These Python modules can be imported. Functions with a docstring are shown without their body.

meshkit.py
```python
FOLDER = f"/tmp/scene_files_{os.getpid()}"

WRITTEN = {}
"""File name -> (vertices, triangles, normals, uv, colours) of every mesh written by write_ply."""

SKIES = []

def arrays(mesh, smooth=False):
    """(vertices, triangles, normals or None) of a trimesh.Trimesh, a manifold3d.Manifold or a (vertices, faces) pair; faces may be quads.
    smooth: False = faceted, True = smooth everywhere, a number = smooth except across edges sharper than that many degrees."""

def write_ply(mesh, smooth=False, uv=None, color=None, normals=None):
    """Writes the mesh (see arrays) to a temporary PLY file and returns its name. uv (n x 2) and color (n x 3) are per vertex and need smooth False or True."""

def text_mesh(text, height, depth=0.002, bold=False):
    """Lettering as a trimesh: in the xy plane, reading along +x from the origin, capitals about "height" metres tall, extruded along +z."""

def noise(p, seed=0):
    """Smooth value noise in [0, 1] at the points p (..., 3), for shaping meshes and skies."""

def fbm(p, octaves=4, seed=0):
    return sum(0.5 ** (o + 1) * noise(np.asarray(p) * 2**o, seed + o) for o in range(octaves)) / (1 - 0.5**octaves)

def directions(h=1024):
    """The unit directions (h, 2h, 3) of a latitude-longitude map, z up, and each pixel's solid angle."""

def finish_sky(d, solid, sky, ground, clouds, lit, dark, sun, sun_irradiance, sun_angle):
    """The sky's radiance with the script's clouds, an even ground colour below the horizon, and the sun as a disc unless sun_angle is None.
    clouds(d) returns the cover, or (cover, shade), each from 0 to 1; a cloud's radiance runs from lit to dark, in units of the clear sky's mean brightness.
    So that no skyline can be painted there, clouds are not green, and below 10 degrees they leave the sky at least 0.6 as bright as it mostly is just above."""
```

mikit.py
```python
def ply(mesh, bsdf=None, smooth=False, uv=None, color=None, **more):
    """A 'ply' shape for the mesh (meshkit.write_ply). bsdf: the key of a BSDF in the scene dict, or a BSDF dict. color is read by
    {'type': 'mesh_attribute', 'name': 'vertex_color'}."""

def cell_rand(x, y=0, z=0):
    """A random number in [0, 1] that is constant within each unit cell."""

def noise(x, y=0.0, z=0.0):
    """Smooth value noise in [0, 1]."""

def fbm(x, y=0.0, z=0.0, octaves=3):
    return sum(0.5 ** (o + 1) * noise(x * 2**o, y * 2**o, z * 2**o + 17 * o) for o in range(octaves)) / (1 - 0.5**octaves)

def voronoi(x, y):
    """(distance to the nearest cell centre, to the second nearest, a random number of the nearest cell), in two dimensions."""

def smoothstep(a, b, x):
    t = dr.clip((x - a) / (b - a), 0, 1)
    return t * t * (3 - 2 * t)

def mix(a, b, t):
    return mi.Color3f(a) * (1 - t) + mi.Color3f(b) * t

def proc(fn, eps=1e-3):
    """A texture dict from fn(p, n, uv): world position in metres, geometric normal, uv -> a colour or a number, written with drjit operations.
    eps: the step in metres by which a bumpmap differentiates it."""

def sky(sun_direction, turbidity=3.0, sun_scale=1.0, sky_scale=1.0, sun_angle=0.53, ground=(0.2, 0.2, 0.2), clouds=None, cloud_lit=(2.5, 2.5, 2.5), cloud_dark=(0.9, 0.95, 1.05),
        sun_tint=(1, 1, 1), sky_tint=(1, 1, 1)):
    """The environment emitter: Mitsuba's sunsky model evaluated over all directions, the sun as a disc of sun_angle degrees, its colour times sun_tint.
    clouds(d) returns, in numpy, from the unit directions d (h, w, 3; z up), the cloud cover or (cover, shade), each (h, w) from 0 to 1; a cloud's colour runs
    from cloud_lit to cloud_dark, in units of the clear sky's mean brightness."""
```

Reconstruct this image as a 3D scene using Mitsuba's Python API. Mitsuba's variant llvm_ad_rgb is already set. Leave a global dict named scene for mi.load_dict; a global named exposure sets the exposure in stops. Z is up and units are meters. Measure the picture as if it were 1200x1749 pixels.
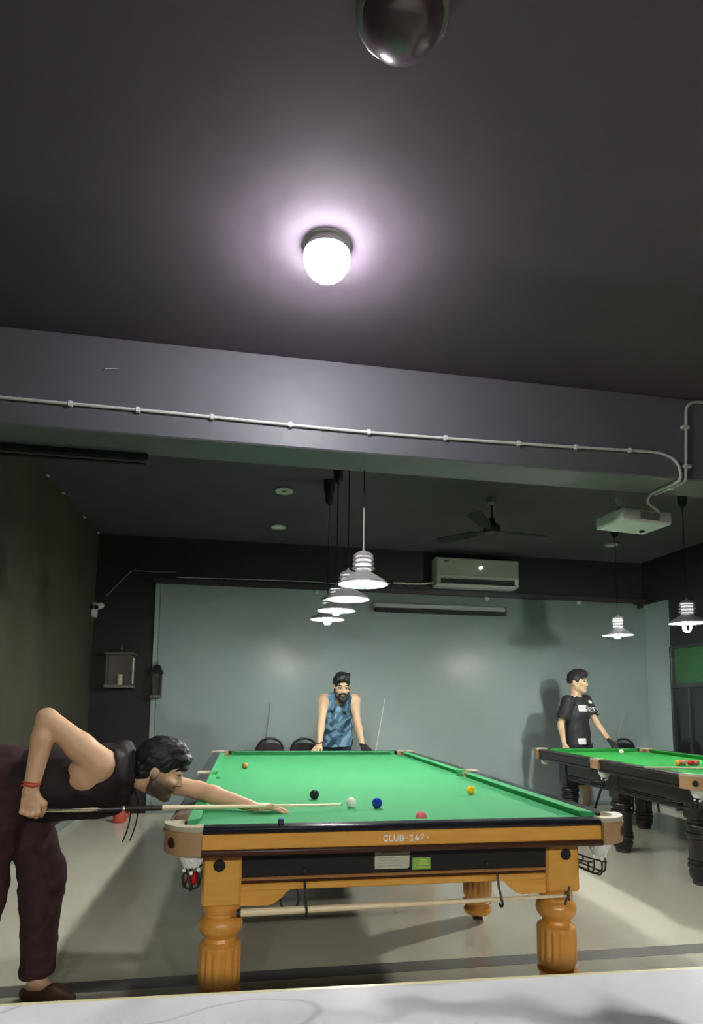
import math, random
import numpy as np, trimesh, mitsuba as mi, mikit
import drjit as dr
from shapely.geometry import Polygon, Point, box as sbox
from shapely import affinity
from shapely.ops import unary_union
from meshkit import text_mesh, fbm as nfbm, noise as nnoise
random.seed(7)
scene, labels = {}, {}
T4 = mi.ScalarTransform4f
V = lambda *a: np.array(a, float)

# ------------------------------------------------------------------ camera, light levels, exposure
CAM = V(-0.713, -4.465, 1.371)
YAW, PITCH, ROLL, FPX = 0.1700, 0.1060, 0.0120, 1040.9
fw = V(math.sin(YAW) * math.cos(PITCH), math.cos(YAW) * math.cos(PITCH), math.sin(PITCH))
rt = V(math.cos(YAW), -math.sin(YAW), 0)
up = np.cross(rt, fw)
up = -rt * math.sin(ROLL) + up * math.cos(ROLL)
scene['camera'] = {'type': 'perspective', 'fov': math.degrees(2 * math.atan(600 / FPX)), 'fov_axis': 'x', 'near_clip': 0.05,
                   'principal_point_offset_x': 0.0, 'principal_point_offset_y': -212.9 / 1749,
                   'to_world': T4().look_at(origin=CAM.tolist(), target=(CAM + fw).tolist(), up=up.tolist())}
exposure = 0.35
TUBE_RADIANCE_UNSEEN = 2900.0   # unseen pendants behind the camera, placed to light the table front and counter
GLOBE_RADIANCE = 155.0        # the round ceiling light
TUBE_RADIANCE = 760.0         # fluorescent tubes in the pendants over the near table
TUBE_RADIANCE_SIDE = 900.0    # the same over the black table
CEIL, BEAM_Z = 3.42, 2.855

# ------------------------------------------------------------------ materials
def rgb(c): return {'type': 'rgb', 'value': [float(x) for x in c]}
def mat(name, color, rough=0.5, spec=0.5, metallic=0.0, coat=0.0, coat_rough=0.05, sheen=0.0, bump=None, bump_scale=0.002):
    b = {'type': 'principled', 'base_color': color if isinstance(color, dict) else rgb(color), 'roughness': rough, 'specular': spec, 'metallic': metallic}
    if coat: b.update(clearcoat=coat, clearcoat_gloss=1 - coat_rough)
    if sheen: b['sheen'] = sheen
    if bump is not None: b = {'type': 'bumpmap', 'arbitrary': mikit.proc(bump), 'scale': bump_scale, 'bsdf': b}
    scene[name] = {'type': 'twosided', 'bsdf': b}
    return name

def f_marble(p, n, uv):
    w = mikit.fbm(p.x * 3, p.y * 3, p.z * 3, 4)
    w2 = mikit.fbm(p.x * 9 + 5, p.y * 9, 2.2, 3)
    v = dr.abs(mikit.noise(p.x * 3.4 + p.y * 2.0 + w * 1.6, p.y * 3.0 - p.x * 1.2 + w2 * .8, 1.7) - 0.5)
    v2 = dr.abs(mikit.noise(p.x * 7 - p.y * 4 + w * 2.4, p.y * 8 + w2, 4.1) - 0.5)
    soft = (1 - mikit.smoothstep(0.0, 0.09, v)) * 0.35
    vein = (1 - mikit.smoothstep(0.008, 0.035, v)) * mikit.smoothstep(0.30, 0.62, mikit.noise(p.x * 4, p.y * 4, 8.2)) * 1.0
    fine = (1 - mikit.smoothstep(0.0, 0.02, v2)) * 0.28
    base = mikit.mix([0.88, 0.88, 0.91], [0.80, 0.81, 0.85], w)
    return mikit.mix(base, [0.20, 0.20, 0.21], dr.clip(vein + fine + soft * w, 0, 1))
def f_floor(p, n, uv):
    w = mikit.fbm(p.x * 2.3, p.y * 2.3, 0.5, 3)
    return mikit.mix([0.58, 0.56, 0.44], [0.64, 0.62, 0.50], w)
def f_wood(p, n, uv):
    g = mikit.fbm(p.x * 3 + p.y * 3, p.z * 60, (p.x - p.y) * 8, 3)
    return mikit.mix([0.62, 0.29, 0.045], [0.74, 0.38, 0.075], g)
def f_legwood(p, n, uv):
    g = mikit.fbm(p.x * 55, p.y * 55, p.z * 3, 3)
    return mikit.mix([0.60, 0.25, 0.04], [0.74, 0.35, 0.07], g)
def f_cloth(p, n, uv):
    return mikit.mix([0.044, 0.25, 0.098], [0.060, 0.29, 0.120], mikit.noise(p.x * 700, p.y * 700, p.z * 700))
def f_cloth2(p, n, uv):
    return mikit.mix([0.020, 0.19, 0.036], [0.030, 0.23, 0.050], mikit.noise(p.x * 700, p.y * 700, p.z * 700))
def f_white_wall(p, n, uv):
    return mikit.mix([0.245, 0.305, 0.300], [0.275, 0.335, 0.330], mikit.fbm(p.x * 1.1, p.y * 1.1, p.z * 1.1, 3))
def f_ceiling(p, n, uv):
    return mikit.mix([0.082, 0.065, 0.084], [0.098, 0.079, 0.101], mikit.fbm(p.x * 2, p.y * 2, p.z * 2, 3))
def f_olive(p, n, uv):
    return mikit.mix([0.029, 0.028, 0.019], [0.052, 0.050, 0.031], mikit.fbm(p.x * 3, p.y * 2.4, p.z * 1.1, 3))
def f_tank(p, n, uv):
    w = mikit.fbm(p.x * 7, p.y * 7, p.z * 7, 2)
    v = mikit.fbm(p.x * 13 + w * 3.0, p.y * 13, p.z * 10 - p.x * 6 + w * 3.0, 2)
    c = mikit.mix([0.018, 0.05, 0.085], [0.07, 0.15, 0.24], mikit.smoothstep(0.36, 0.48, v))
    return mikit.mix(c, [0.22, 0.36, 0.52], mikit.smoothstep(0.56, 0.66, v))
def f_vest(p, n, uv):
    return mikit.mix([0.014, 0.009, 0.010], [0.032, 0.021, 0.022], mikit.fbm(p.x * 22, p.y * 22, p.z * 9, 3))
def f_trouser(p, n, uv):
    return mikit.mix([0.028, 0.013, 0.014], [0.060, 0.030, 0.031], mikit.fbm(p.x * 40, p.y * 40, p.z * 26, 3))

mat('m_floor', mikit.proc(f_floor), 0.22, 0.5)
mat('m_dome', (0.055, 0.032, 0.050), 0.22, 0.7)
mat('m_strip', (0.16, 0.16, 0.145), 0.25)
mat('m_ceiling', mikit.proc(f_ceiling), 0.8, 0.12)
mat('m_beam', (0.135, 0.132, 0.155), 0.5, 0.4)
mat('m_black_wall', (0.016, 0.015, 0.018), 0.5, 0.4)
mat('m_olive', mikit.proc(f_olive), 0.55, 0.4)
mat('m_white_wall', mikit.proc(f_white_wall), 0.27, 0.16)
mat('m_white_trim', (0.27, 0.34, 0.32), 0.4)
mat('m_dark_trim', (0.03, 0.03, 0.033), 0.4)
mat('m_marble', mikit.proc(f_marble), 0.12, 0.5)
mat('m_edge', (0.75, 0.70, 0.42), 0.25)
mat('m_wood', mikit.proc(f_wood), 0.32, 0.5, coat=0.5)
mat('m_legwood', mikit.proc(f_legwood), 0.3, 0.5, coat=0.6)
mat('m_wood_dark', (0.045, 0.014, 0.006), 0.35)
mat('m_wood_mid', (0.34, 0.165, 0.06), 0.35)
mat('m_black_gloss', (0.008, 0.008, 0.013), 0.16, 0.5)
mat('m_black_satin', (0.014, 0.013, 0.013), 0.3, 0.45)
mat('m_black_matte', (0.012, 0.012, 0.012), 0.75, 0.3)
mat('m_rubber', (0.02, 0.02, 0.02), 0.6)
mat('m_cloth', mikit.proc(f_cloth), 0.95, 0.1, sheen=0.3)
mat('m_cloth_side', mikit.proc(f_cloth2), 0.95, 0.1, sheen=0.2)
mat('m_leather', (0.36, 0.22, 0.11), 0.5)
mat('m_leather_top', (0.42, 0.38, 0.28), 0.4)
mat('m_net', (0.72, 0.74, 0.70), 0.8)
mat('m_wire', (0.02, 0.02, 0.02), 0.35)
mat('m_brass', (0.75, 0.68, 0.45), 0.3, metallic=0.8)
mat('m_chrome', (0.8, 0.8, 0.8), 0.15, metallic=1.0)
mat('m_white_plastic', (0.72, 0.73, 0.72), 0.35)
mat('m_white_enamel', (0.86, 0.86, 0.84), 0.3)
mat('m_shade_out', (0.36, 0.35, 0.36), 0.4)
mat('m_case', (0.46, 0.50, 0.49), 0.4)
mat('m_cord', (0.55, 0.55, 0.55), 0.5)
mat('m_paper', (0.48, 0.46, 0.36), 0.6)
mat('m_paper_ink', (0.20, 0.20, 0.18), 0.6)
mat('m_green_sticker', (0.20, 0.42, 0.06), 0.5)
mat('m_yellow_print', (0.50, 0.55, 0.12), 0.5)
mat('m_white_print', (0.80, 0.80, 0.78), 0.5)
mat('m_silver_print', (0.55, 0.57, 0.58), 0.5)
mat('m_cue_dark', (0.17, 0.175, 0.165), 0.5)
mat('m_cue_shaft', (0.80, 0.66, 0.42), 0.35, coat=0.4)
mat('m_cue_butt', (0.016, 0.010, 0.008), 0.25, coat=0.8)
mat('m_ivory', (0.62, 0.52, 0.33), 0.35)
mat('m_chalk', (0.03, 0.08, 0.26), 0.9)
mat('m_chalk_paper', (0.03, 0.05, 0.07), 0.6)
mat('m_hair', (0.009, 0.009, 0.011), 0.55, 0.4)
mat('m_eye', (0.38, 0.35, 0.32), 0.3)
mat('m_iris', (0.012, 0.008, 0.006), 0.2)
mat('m_vest', mikit.proc(f_vest), 0.75, 0.3)
mat('m_trouser', mikit.proc(f_trouser), 0.9, 0.2)
mat('m_brown_shoe', (0.10, 0.055, 0.03), 0.55)
mat('m_tank', mikit.proc(f_tank), 0.75, 0.3)
mat('m_navy', (0.012, 0.020, 0.032), 0.8)
mat('m_tee', (0.011, 0.011, 0.013), 0.7, 0.3)
mat('m_red_thread', (0.42, 0.05, 0.03), 0.8)
mat('m_dark_thread', (0.10, 0.03, 0.02), 0.7)
mat('m_red_plastic', (0.58, 0.09, 0.06), 0.35)
mat('m_glass_dark', (0.010, 0.011, 0.011), 0.06, 0.7)
mat('m_green_glass', (0.018, 0.075, 0.024), 0.3)
mat('m_door', (0.022, 0.024, 0.025), 0.3)
mat('m_grey_metal', (0.16, 0.16, 0.15), 0.35, metallic=0.4)
mat('m_rust', (0.07, 0.045, 0.03), 0.7)
scene['m_skin'] = {'type': 'twosided', 'bsdf': {'type': 'principled', 'base_color': {'type': 'mesh_attribute', 'name': 'vertex_color'}, 'roughness': 0.48, 'specular': 0.35}}
scene['m_frost'] = {'type': 'principledthin', 'base_color': rgb((0.85, 0.85, 0.83)), 'roughness': 0.5, 'diff_trans': 0.9}
scene['m_lantern_glass'] = {'type': 'thindielectric'}
BALL = {}
for nm, c in dict(white=(0.80, 0.78, 0.70), black=(0.012, 0.012, 0.012), blue=(0.012, 0.035, 0.30), yellow=(0.80, 0.50, 0.02), brown=(0.42, 0.20, 0.05),
                  pink=(0.72, 0.17, 0.17), red=(0.45, 0.012, 0.02), orange=(0.80, 0.36, 0.06)).items():
    BALL[nm] = mat('m_ball_' + nm, c, 0.10, 0.5)

# ------------------------------------------------------------------ helpers
USED = {}
def uniq(name):
    k = USED.get(name, 0); USED[name] = k + 1
    return name if k == 0 else f'{name}_{k:03d}'
def put(name, mesh, bsdf, parent=None, smooth=30, **kw):
    key = uniq((parent + '__' if parent else '') + name)
    scene[key] = mikit.ply(mesh, bsdf, smooth, **kw)
    return key
def put_ply(name, plyd, parent=None, **kw):
    key = uniq((parent + '__' if parent else '') + name)
    scene[key] = {**plyd, **kw}
    return key
def tag(key, label=None, cat=None, group=None, kind=None):
    d = {k: v for k, v in dict(label=label, category=cat, group=group, kind=kind).items() if v}
    labels[key] = d
    return key
def thing(name, label, cat, group=None):
    return tag(uniq(name), label, cat, group)
def struct(name, mesh, bsdf, label, smooth=False):
    k = put(name, mesh, bsdf, None, smooth)
    return tag(k, label, None, None, 'structure')
cat_ = trimesh.util.concatenate

def cbox(x0, x1, y0, y1, z0, z1, b=0.004):
    b = min(b, (x1 - x0) / 2.01, (y1 - y0) / 2.01, (z1 - z0) / 2.01)
    pts = []
    for x, sx in ((x0, 1), (x1, -1)):
        for y, sy in ((y0, 1), (y1, -1)):
            for z, sz in ((z0, 1), (z1, -1)):
                pts += [(x + sx * b, y + sy * b, z), (x + sx * b, y, z + sz * b), (x, y + sy * b, z + sz * b)]
    return trimesh.PointCloud(pts).convex_hull
def plain(x0, x1, y0, y1, z0, z1):
    m = trimesh.creation.box((x1 - x0, y1 - y0, z1 - z0)); m.apply_translation(((x0 + x1) / 2, (y0 + y1) / 2, (z0 + z1) / 2)); return m
def moved(m, t=(0, 0, 0), R=None):
    m = m.copy()
    if R is not None:
        M = np.eye(4); M[:3, :3] = R; m.apply_transform(M)
    m.apply_translation(t); return m
def rotz(a):
    c, s = math.cos(a), math.sin(a); return np.array([[c, -s, 0], [s, c, 0], [0, 0, 1.0]])
def lathe(prof, n=32, flute=None, caps=True):
    """revolve a profile [(r,z)] about z; flute(theta, z) -> factor on the radius"""
    prof = np.array(prof, float); m = len(prof)
    th = np.arange(n) * 2 * np.pi / n
    r = prof[:, 0][:, None] * np.ones(n)
    if flute is not None: r = r * flute(th[None, :], prof[:, 1][:, None])
    v = np.stack([r * np.cos(th), r * np.sin(th), prof[:, 1][:, None] * np.ones(n)], -1).reshape(-1, 3)
    f = []
    for i in range(m - 1):
        for j in range(n):
            a, b = i * n + j, i * n + (j + 1) % n
            f += [(a, b, b + n), (a, b + n, a + n)]
    v = list(v)
    for row, flip in ((0, True), (m - 1, False)):
        if caps and prof[row, 0] > 1e-6:
            c = len(v); v.append((0, 0, prof[row, 1]))
            for j in range(n):
                a, b = row * n + j, row * n + (j + 1) % n
                f.append((b, a, c) if flip else (a, b, c))
    return trimesh.Trimesh(np.array(v), np.array(f), process=False)
def spline(pts, k=6):
    P = np.array(pts, float); P = np.vstack([2 * P[0] - P[1], P, 2 * P[-1] - P[-2]]); out = []
    for i in range(1, len(P) - 2):
        a, b, c, d = P[i - 1:i + 3]
        for t in np.arange(k) / k:
            out.append(0.5 * (2 * b + (c - a) * t + (2 * a - 5 * b + 4 * c - d) * t * t + (3 * b - a - 3 * c + d) * t ** 3))
    out.append(P[-2]); return np.array(out)
def tube(pts, r, n=8):
    P = np.array(pts, float); r = np.broadcast_to(np.asarray(r, float), len(P))
    t = np.gradient(P, axis=0); t /= np.maximum(np.linalg.norm(t, axis=1, keepdims=True), 1e-9)
    a = np.cross(t[0], V(0, 0, 1) if abs(t[0][2]) < 0.9 else V(1, 0, 0)); v = []; th = np.arange(n) * 2 * np.pi / n
    for i in range(len(P)):
        a = a - t[i] * (a @ t[i]); a /= np.linalg.norm(a); b = np.cross(t[i], a)
        v += [P[i] + r[i] * (math.cos(q) * a + math.sin(q) * b) for q in th]
    f = []
    for i in range(len(P) - 1):
        for j in range(n):
            p, q = i * n + j, i * n + (j + 1) % n
            f += [(p, q, q + n), (p, q + n, p + n)]
    c = len(v); v += [P[0], P[-1]]
    for j in range(n):
        f += [((j + 1) % n, j, c), ((len(P) - 1) * n + j, (len(P) - 1) * n + (j + 1) % n, c + 1)]
    return trimesh.Trimesh(np.array(v), np.array(f), process=False)
def rod(a, b, ra, rb=None, n=16):
    return tube([a, (np.array(a) + np.array(b)) / 2, b], [ra, (ra + (rb if rb is not None else ra)) / 2, rb if rb is not None else ra], n)
def extrude(poly, z0, z1):
    polys = list(getattr(poly, 'geoms', [poly]))
    m = cat_([trimesh.creation.extrude_polygon(p, z1 - z0, engine='earcut') for p in polys]); m.apply_translation((0, 0, z0)); return m
def sphere(c, r, n=3):
    m = trimesh.creation.icosphere(n, r); m.apply_translation(c); return m

# ------------------------------------------------------------------ smooth body surfaces: signed distances on a grid, meshed by surface nets
class Field:
    def __init__(s, lo, hi, h):
        s.ax = [np.arange(a, b + h, h, dtype=np.float32) for a, b in zip(lo, hi)]; s.h = h
        s.D = np.full([len(a) for a in s.ax], 0.5, np.float32)
    def _sl(s, lo, hi):
        sl = tuple(slice(max(0, np.searchsorted(a, l)), max(0, np.searchsorted(a, u))) for a, l, u in zip(s.ax, lo, hi))
        if any(q.stop <= q.start for q in sl): return None, None
        return sl, np.meshgrid(*[a[q] for a, q in zip(s.ax, sl)], indexing='ij', sparse=True)
    def _join(s, sl, d, k, op):
        A = s.D[sl]
        if op == 'sub':
            h = np.maximum(k - np.abs(A + d), 0) / max(k, 1e-6); s.D[sl] = np.maximum(A, -d) + h * h * k / 4
        else:
            h = np.maximum(k - np.abs(A - d), 0) / max(k, 1e-6); s.D[sl] = np.minimum(A, d) - h * h * k / 4
    def cap(s, a, b, ra, rb=None, k=0.02, flat=None, op='add'):
        """tapered capsule; flat=(direction, factor) squashes it along a direction"""
        a, b = np.array(a, float), np.array(b, float); rb = ra if rb is None else rb
        m = max(ra, rb) * max(1, (flat[1] if flat else 1)) + k + 3 * s.h
        sl, G = s._sl(np.minimum(a, b) - m, np.maximum(a, b) + m)
        if sl is None: return
        ab = b - a; L = max(ab @ ab, 1e-12); g = [q - np.float32(c) for q, c in zip(G, a)]
        t = np.clip((g[0] * ab[0] + g[1] * ab[1] + g[2] * ab[2]) / L, 0, 1).astype(np.float32)
        e = [q - t * np.float32(c) for q, c in zip(g, ab)]
        d2 = e[0] ** 2 + e[1] ** 2 + e[2] ** 2
        if flat:
            n = np.array(flat[0], float); n /= np.linalg.norm(n); w = e[0] * n[0] + e[1] * n[1] + e[2] * n[2]
            d2 = d2 + w * w * (1 / flat[1] ** 2 - 1)
        s._join(sl, (np.sqrt(np.maximum(d2, 0)) - (ra + (rb - ra) * t)).astype(np.float32), k, op)
    def ell(s, c, r, R=None, k=0.02, op='add'):
        c, r = np.array(c, float), np.array(r, float); R = np.eye(3) if R is None else np.asarray(R)
        m = r.max() + k + 3 * s.h
        sl, G = s._sl(c - m, c + m)
        if sl is None: return
        g = [q - np.float32(v) for q, v in zip(G, c)]
        l = [(g[0] * R[0, i] + g[1] * R[1, i] + g[2] * R[2, i]) / r[i] for i in range(3)]
        q = np.sqrt(l[0] ** 2 + l[1] ** 2 + l[2] ** 2)
        q2 = np.sqrt((l[0] / r[0]) ** 2 + (l[1] / r[1]) ** 2 + (l[2] / r[2]) ** 2)
        s._join(sl, (q * (q - 1) / np.maximum(q2, 1e-6)).astype(np.float32), k, op)
    def half(s, p, n, k=0.004):
        """keep the side that n points away from"""
        n = np.array(n, float); n /= np.linalg.norm(n)
        G = np.meshgrid(*s.ax, indexing='ij', sparse=True)
        d = (G[0] - p[0]) * n[0] + (G[1] - p[1]) * n[1] + (G[2] - p[2]) * n[2]
        s._join(tuple(slice(None) for _ in range(3)), (-d).astype(np.float32), k, 'sub')
    def ripple(s, fn):
        G = np.meshgrid(*s.ax, indexing='ij'); near = np.abs(s.D) < 0.04
        P = np.stack([g[near] for g in G], -1); s.D[near] += fn(P).astype(np.float32)
    def mesh(s):
        F = s.D; neg = F < 0; n0, n1, n2 = [n - 1 for n in F.shape]
        cnt = np.zeros((n0, n1, n2), np.int8)
        C = [(i, j, k) for i in (0, 1) for j in (0, 1) for k in (0, 1)]
        for i, j, k in C: cnt += neg[i:n0 + i, j:n1 + j, k:n2 + k]
        I, J, K = np.nonzero((cnt > 0) & (cnt < 8)); idx = np.full((n0, n1, n2), -1, np.int64); idx[I, J, K] = np.arange(len(I))
        acc, num = np.zeros((len(I), 3)), np.zeros(len(I))
        f = {c: F[I + c[0], J + c[1], K + c[2]].astype(float) for c in C}
        for a in C:
            for ax in range(3):
                if a[ax] == 0:
                    b = tuple(1 if q == ax else a[q] for q in range(3))
                    x = (f[a] < 0) != (f[b] < 0); t = np.where(x, f[a] / np.where(x, f[a] - f[b], 1), 0)
                    p = np.tile(np.array(a, float), (len(I), 1)); p[:, ax] += t
                    acc += p * x[:, None]; num += x
        v = (np.stack([I, J, K], -1) + acc / num[:, None]) * s.h + np.array([a[0] for a in s.ax])
        quads = []
        for ax in range(3):
            o = [q for q in range(3) if q != ax]
            sa = [slice(1, -1)] * 3; sb = [slice(1, -1)] * 3; sa[ax] = slice(0, -1); sb[ax] = slice(1, None)
            A, B = neg[tuple(sa)], neg[tuple(sb)]
            e = np.argwhere(A != B); sign = A[tuple(e.T)]
            if not len(e): continue
            base = e.copy(); base[:, o[0]] += 1; base[:, o[1]] += 1
            def cell(d0, d1):
                c = base.copy(); c[:, o[0]] += d0; c[:, o[1]] += d1; return idx[tuple(c.T)]
            q = np.stack([cell(-1, -1), cell(0, -1), cell(0, 0), cell(-1, 0)], -1)
            flip = sign if ax != 1 else ~sign
            q[~flip] = q[~flip][:, ::-1]
            quads.append(q)
        q = np.vstack(quads); q = q[(q >= 0).all(1)]
        m = trimesh.Trimesh(v, np.vstack([q[:, [0, 1, 2]], q[:, [0, 2, 3]]]), process=False)
        return m

# ------------------------------------------------------------------ the room
LX, RX, FY, BY = -2.58, 4.90, 3.40, -7.2
SY0, SY1 = -1.285, -1.165
fl = struct('floor', cat_([plain(LX - .1, RX + .1, BY - .1, SY0, -.1, 0), plain(LX - .1, RX + .1, SY1, FY + .1, -.1, 0), plain(LX - .1, RX + .1, SY0, SY1, -.1, -.012)]), 'm_floor', 'pale polished floor with a dark border strip')
put('border_strip', plain(LX, RX, SY0 + .001, SY1 - .001, -.011, 0.0005), 'm_strip', fl, False)
struct('ceiling', plain(LX - .1, RX + .1, BY - .1, FY + .1, CEIL, CEIL + .1), 'm_ceiling', 'matt black painted ceiling')
struct('ceiling_beam', cbox(LX, RX, -1.0, -.705, BEAM_Z, CEIL, .008), 'm_beam', 'dark grey beam across the ceiling')
wf = struct('wall_far', plain(LX - .1, RX + .1, FY, FY + .1, 0, CEIL), 'm_black_wall', 'black upper part of the far wall')
put('panel', cbox(-1.80, RX, FY - .035, FY + .01, 0, 2.815, .003), 'm_white_wall', wf, False)
put('edge_board', cbox(-1.862, -1.803, FY - .030, FY + .01, 0, 2.815, .003), 'm_white_trim', wf, False)
put('ledge', cbox(-1.90, RX, FY - .055, FY + .01, 2.818, 2.885, .004), 'm_dark_trim', wf, False)
wl = struct('wall_left', plain(LX - .1, LX, BY, FY, 0, CEIL), 'm_olive', 'dark olive painted wall on the left')
struct('wall_back', plain(LX, RX, BY - .1, BY, 0, CEIL), 'm_olive', 'dark wall behind the counter')
wr = struct('wall_right', cat_([plain(RX, RX + .1, 2.86, FY, 2.80, CEIL), plain(RX, RX + .1, BY, 1.5, 0, CEIL), plain(RX, RX + .1, 1.5, 2.86, 2.15, CEIL)]), 'm_black_wall', 'black wall on the right')
put('panel', plain(RX, RX + .1, 2.86, FY, 0, 2.80), 'm_white_wall', wr, False)
struct('baseboard_far', cbox(LX, -1.866, FY - .02, FY, 0, .09, .003), 'm_black_satin', 'black skirting at the foot of the far wall')
struct('baseboard_left', cbox(LX, LX + .02, -2.0, FY - .02, 0, .09, .003), 'm_white_trim', 'pale skirting at the foot of the left wall')
dr_ = struct('door_1', cat_([plain(RX + .03, RX + .08, 2.57, 2.84, .02, 1.60), plain(RX + .03, RX + .08, 1.52, 2.555, .02, 1.60)]), 'm_glass_dark', 'dark glossy double door in the right wall')
put('frame', cat_([cbox(RX - .02, RX + .09, 2.835, 2.865, 0, 2.15, .003), cbox(RX - .02, RX + .09, 1.49, 1.52, 0, 2.15, .003), cbox(RX - .02, RX + .09, 1.5, 2.86, 1.60, 1.66, .003), cbox(RX - .02, RX + .09, 1.5, 2.86, 2.12, 2.16, .003), cbox(RX - .0, RX + .09, 2.553, 2.573, 0, 1.6, .003)]), 'm_door', dr_, False)
put('transom', plain(RX + .03, RX + .06, 1.52, 2.83, 1.66, 2.12), 'm_green_glass', dr_, False)

# marble counter in front of the camera
CY = -3.862
ct = thing('counter', 'white marble counter with grey veins along the bottom of the picture', 'counter')
cy = lambda x: CY - .03 * (x + .6)
LC = LX + .006
top = Polygon([(LC, cy(LC)), (2.4, cy(2.4)), (2.4, -4.30), (LC, -4.25)])
put('slab', extrude(top, 1.062, 1.10), 'm_marble', ct, False)
put('edge_trim', extrude(Polygon([(LC, cy(LC) + .006), (2.4, cy(2.4) + .006), (2.4, cy(2.4)), (LC, cy(LC))]), 1.062, 1.0995), 'm_edge', ct, False)
put('cabinet', extrude(Polygon([(LC, cy(LC) - .03), (2.35, cy(2.4) - .03), (2.35, -4.25), (LC, -4.20)]), 0.0, 1.062), 'm_black_satin', ct, False)

# ------------------------------------------------------------------ lamps on the ceiling
def globe_light(x, y, label, rad, weight):
    k = thing('ceiling_light', label, 'ceiling light')
    r, h = .106, .058                             # a glowing ball let half into the ceiling, with a white ring around it
    cut = .12
    ph = np.linspace(-math.pi / 2 + .02, cut, 26)
    put('globe', moved(lathe([(r * math.cos(a), r * math.sin(a)) for a in ph], 48, caps=False), (x, y, CEIL - h)), 'm_white_enamel', k, True, emitter={'type': 'area', 'radiance': rgb([rad * c for c in (1.0, .985, 1.0)]), 'sampling_weight': weight})
    put('rim', moved(lathe([(r * math.cos(a), r * math.sin(a)) for a in np.linspace(cut + .004, math.asin((h - .004) / r), 8)], 48, caps=False), (x, y, CEIL - h)), 'm_white_enamel', k, True)
    put('trim_ring', moved(lathe([(.088, -.0015), (.092, -.0035), (.104, -.0035), (.108, -.0015), (.108, 0)], 48, caps=False), (x, y, CEIL)), 'm_white_plastic', k)
globe_light(-.410, -1.922, 'glowing round white globe light on the black ceiling above the near table', GLOBE_RADIANCE, 3.0)

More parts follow.
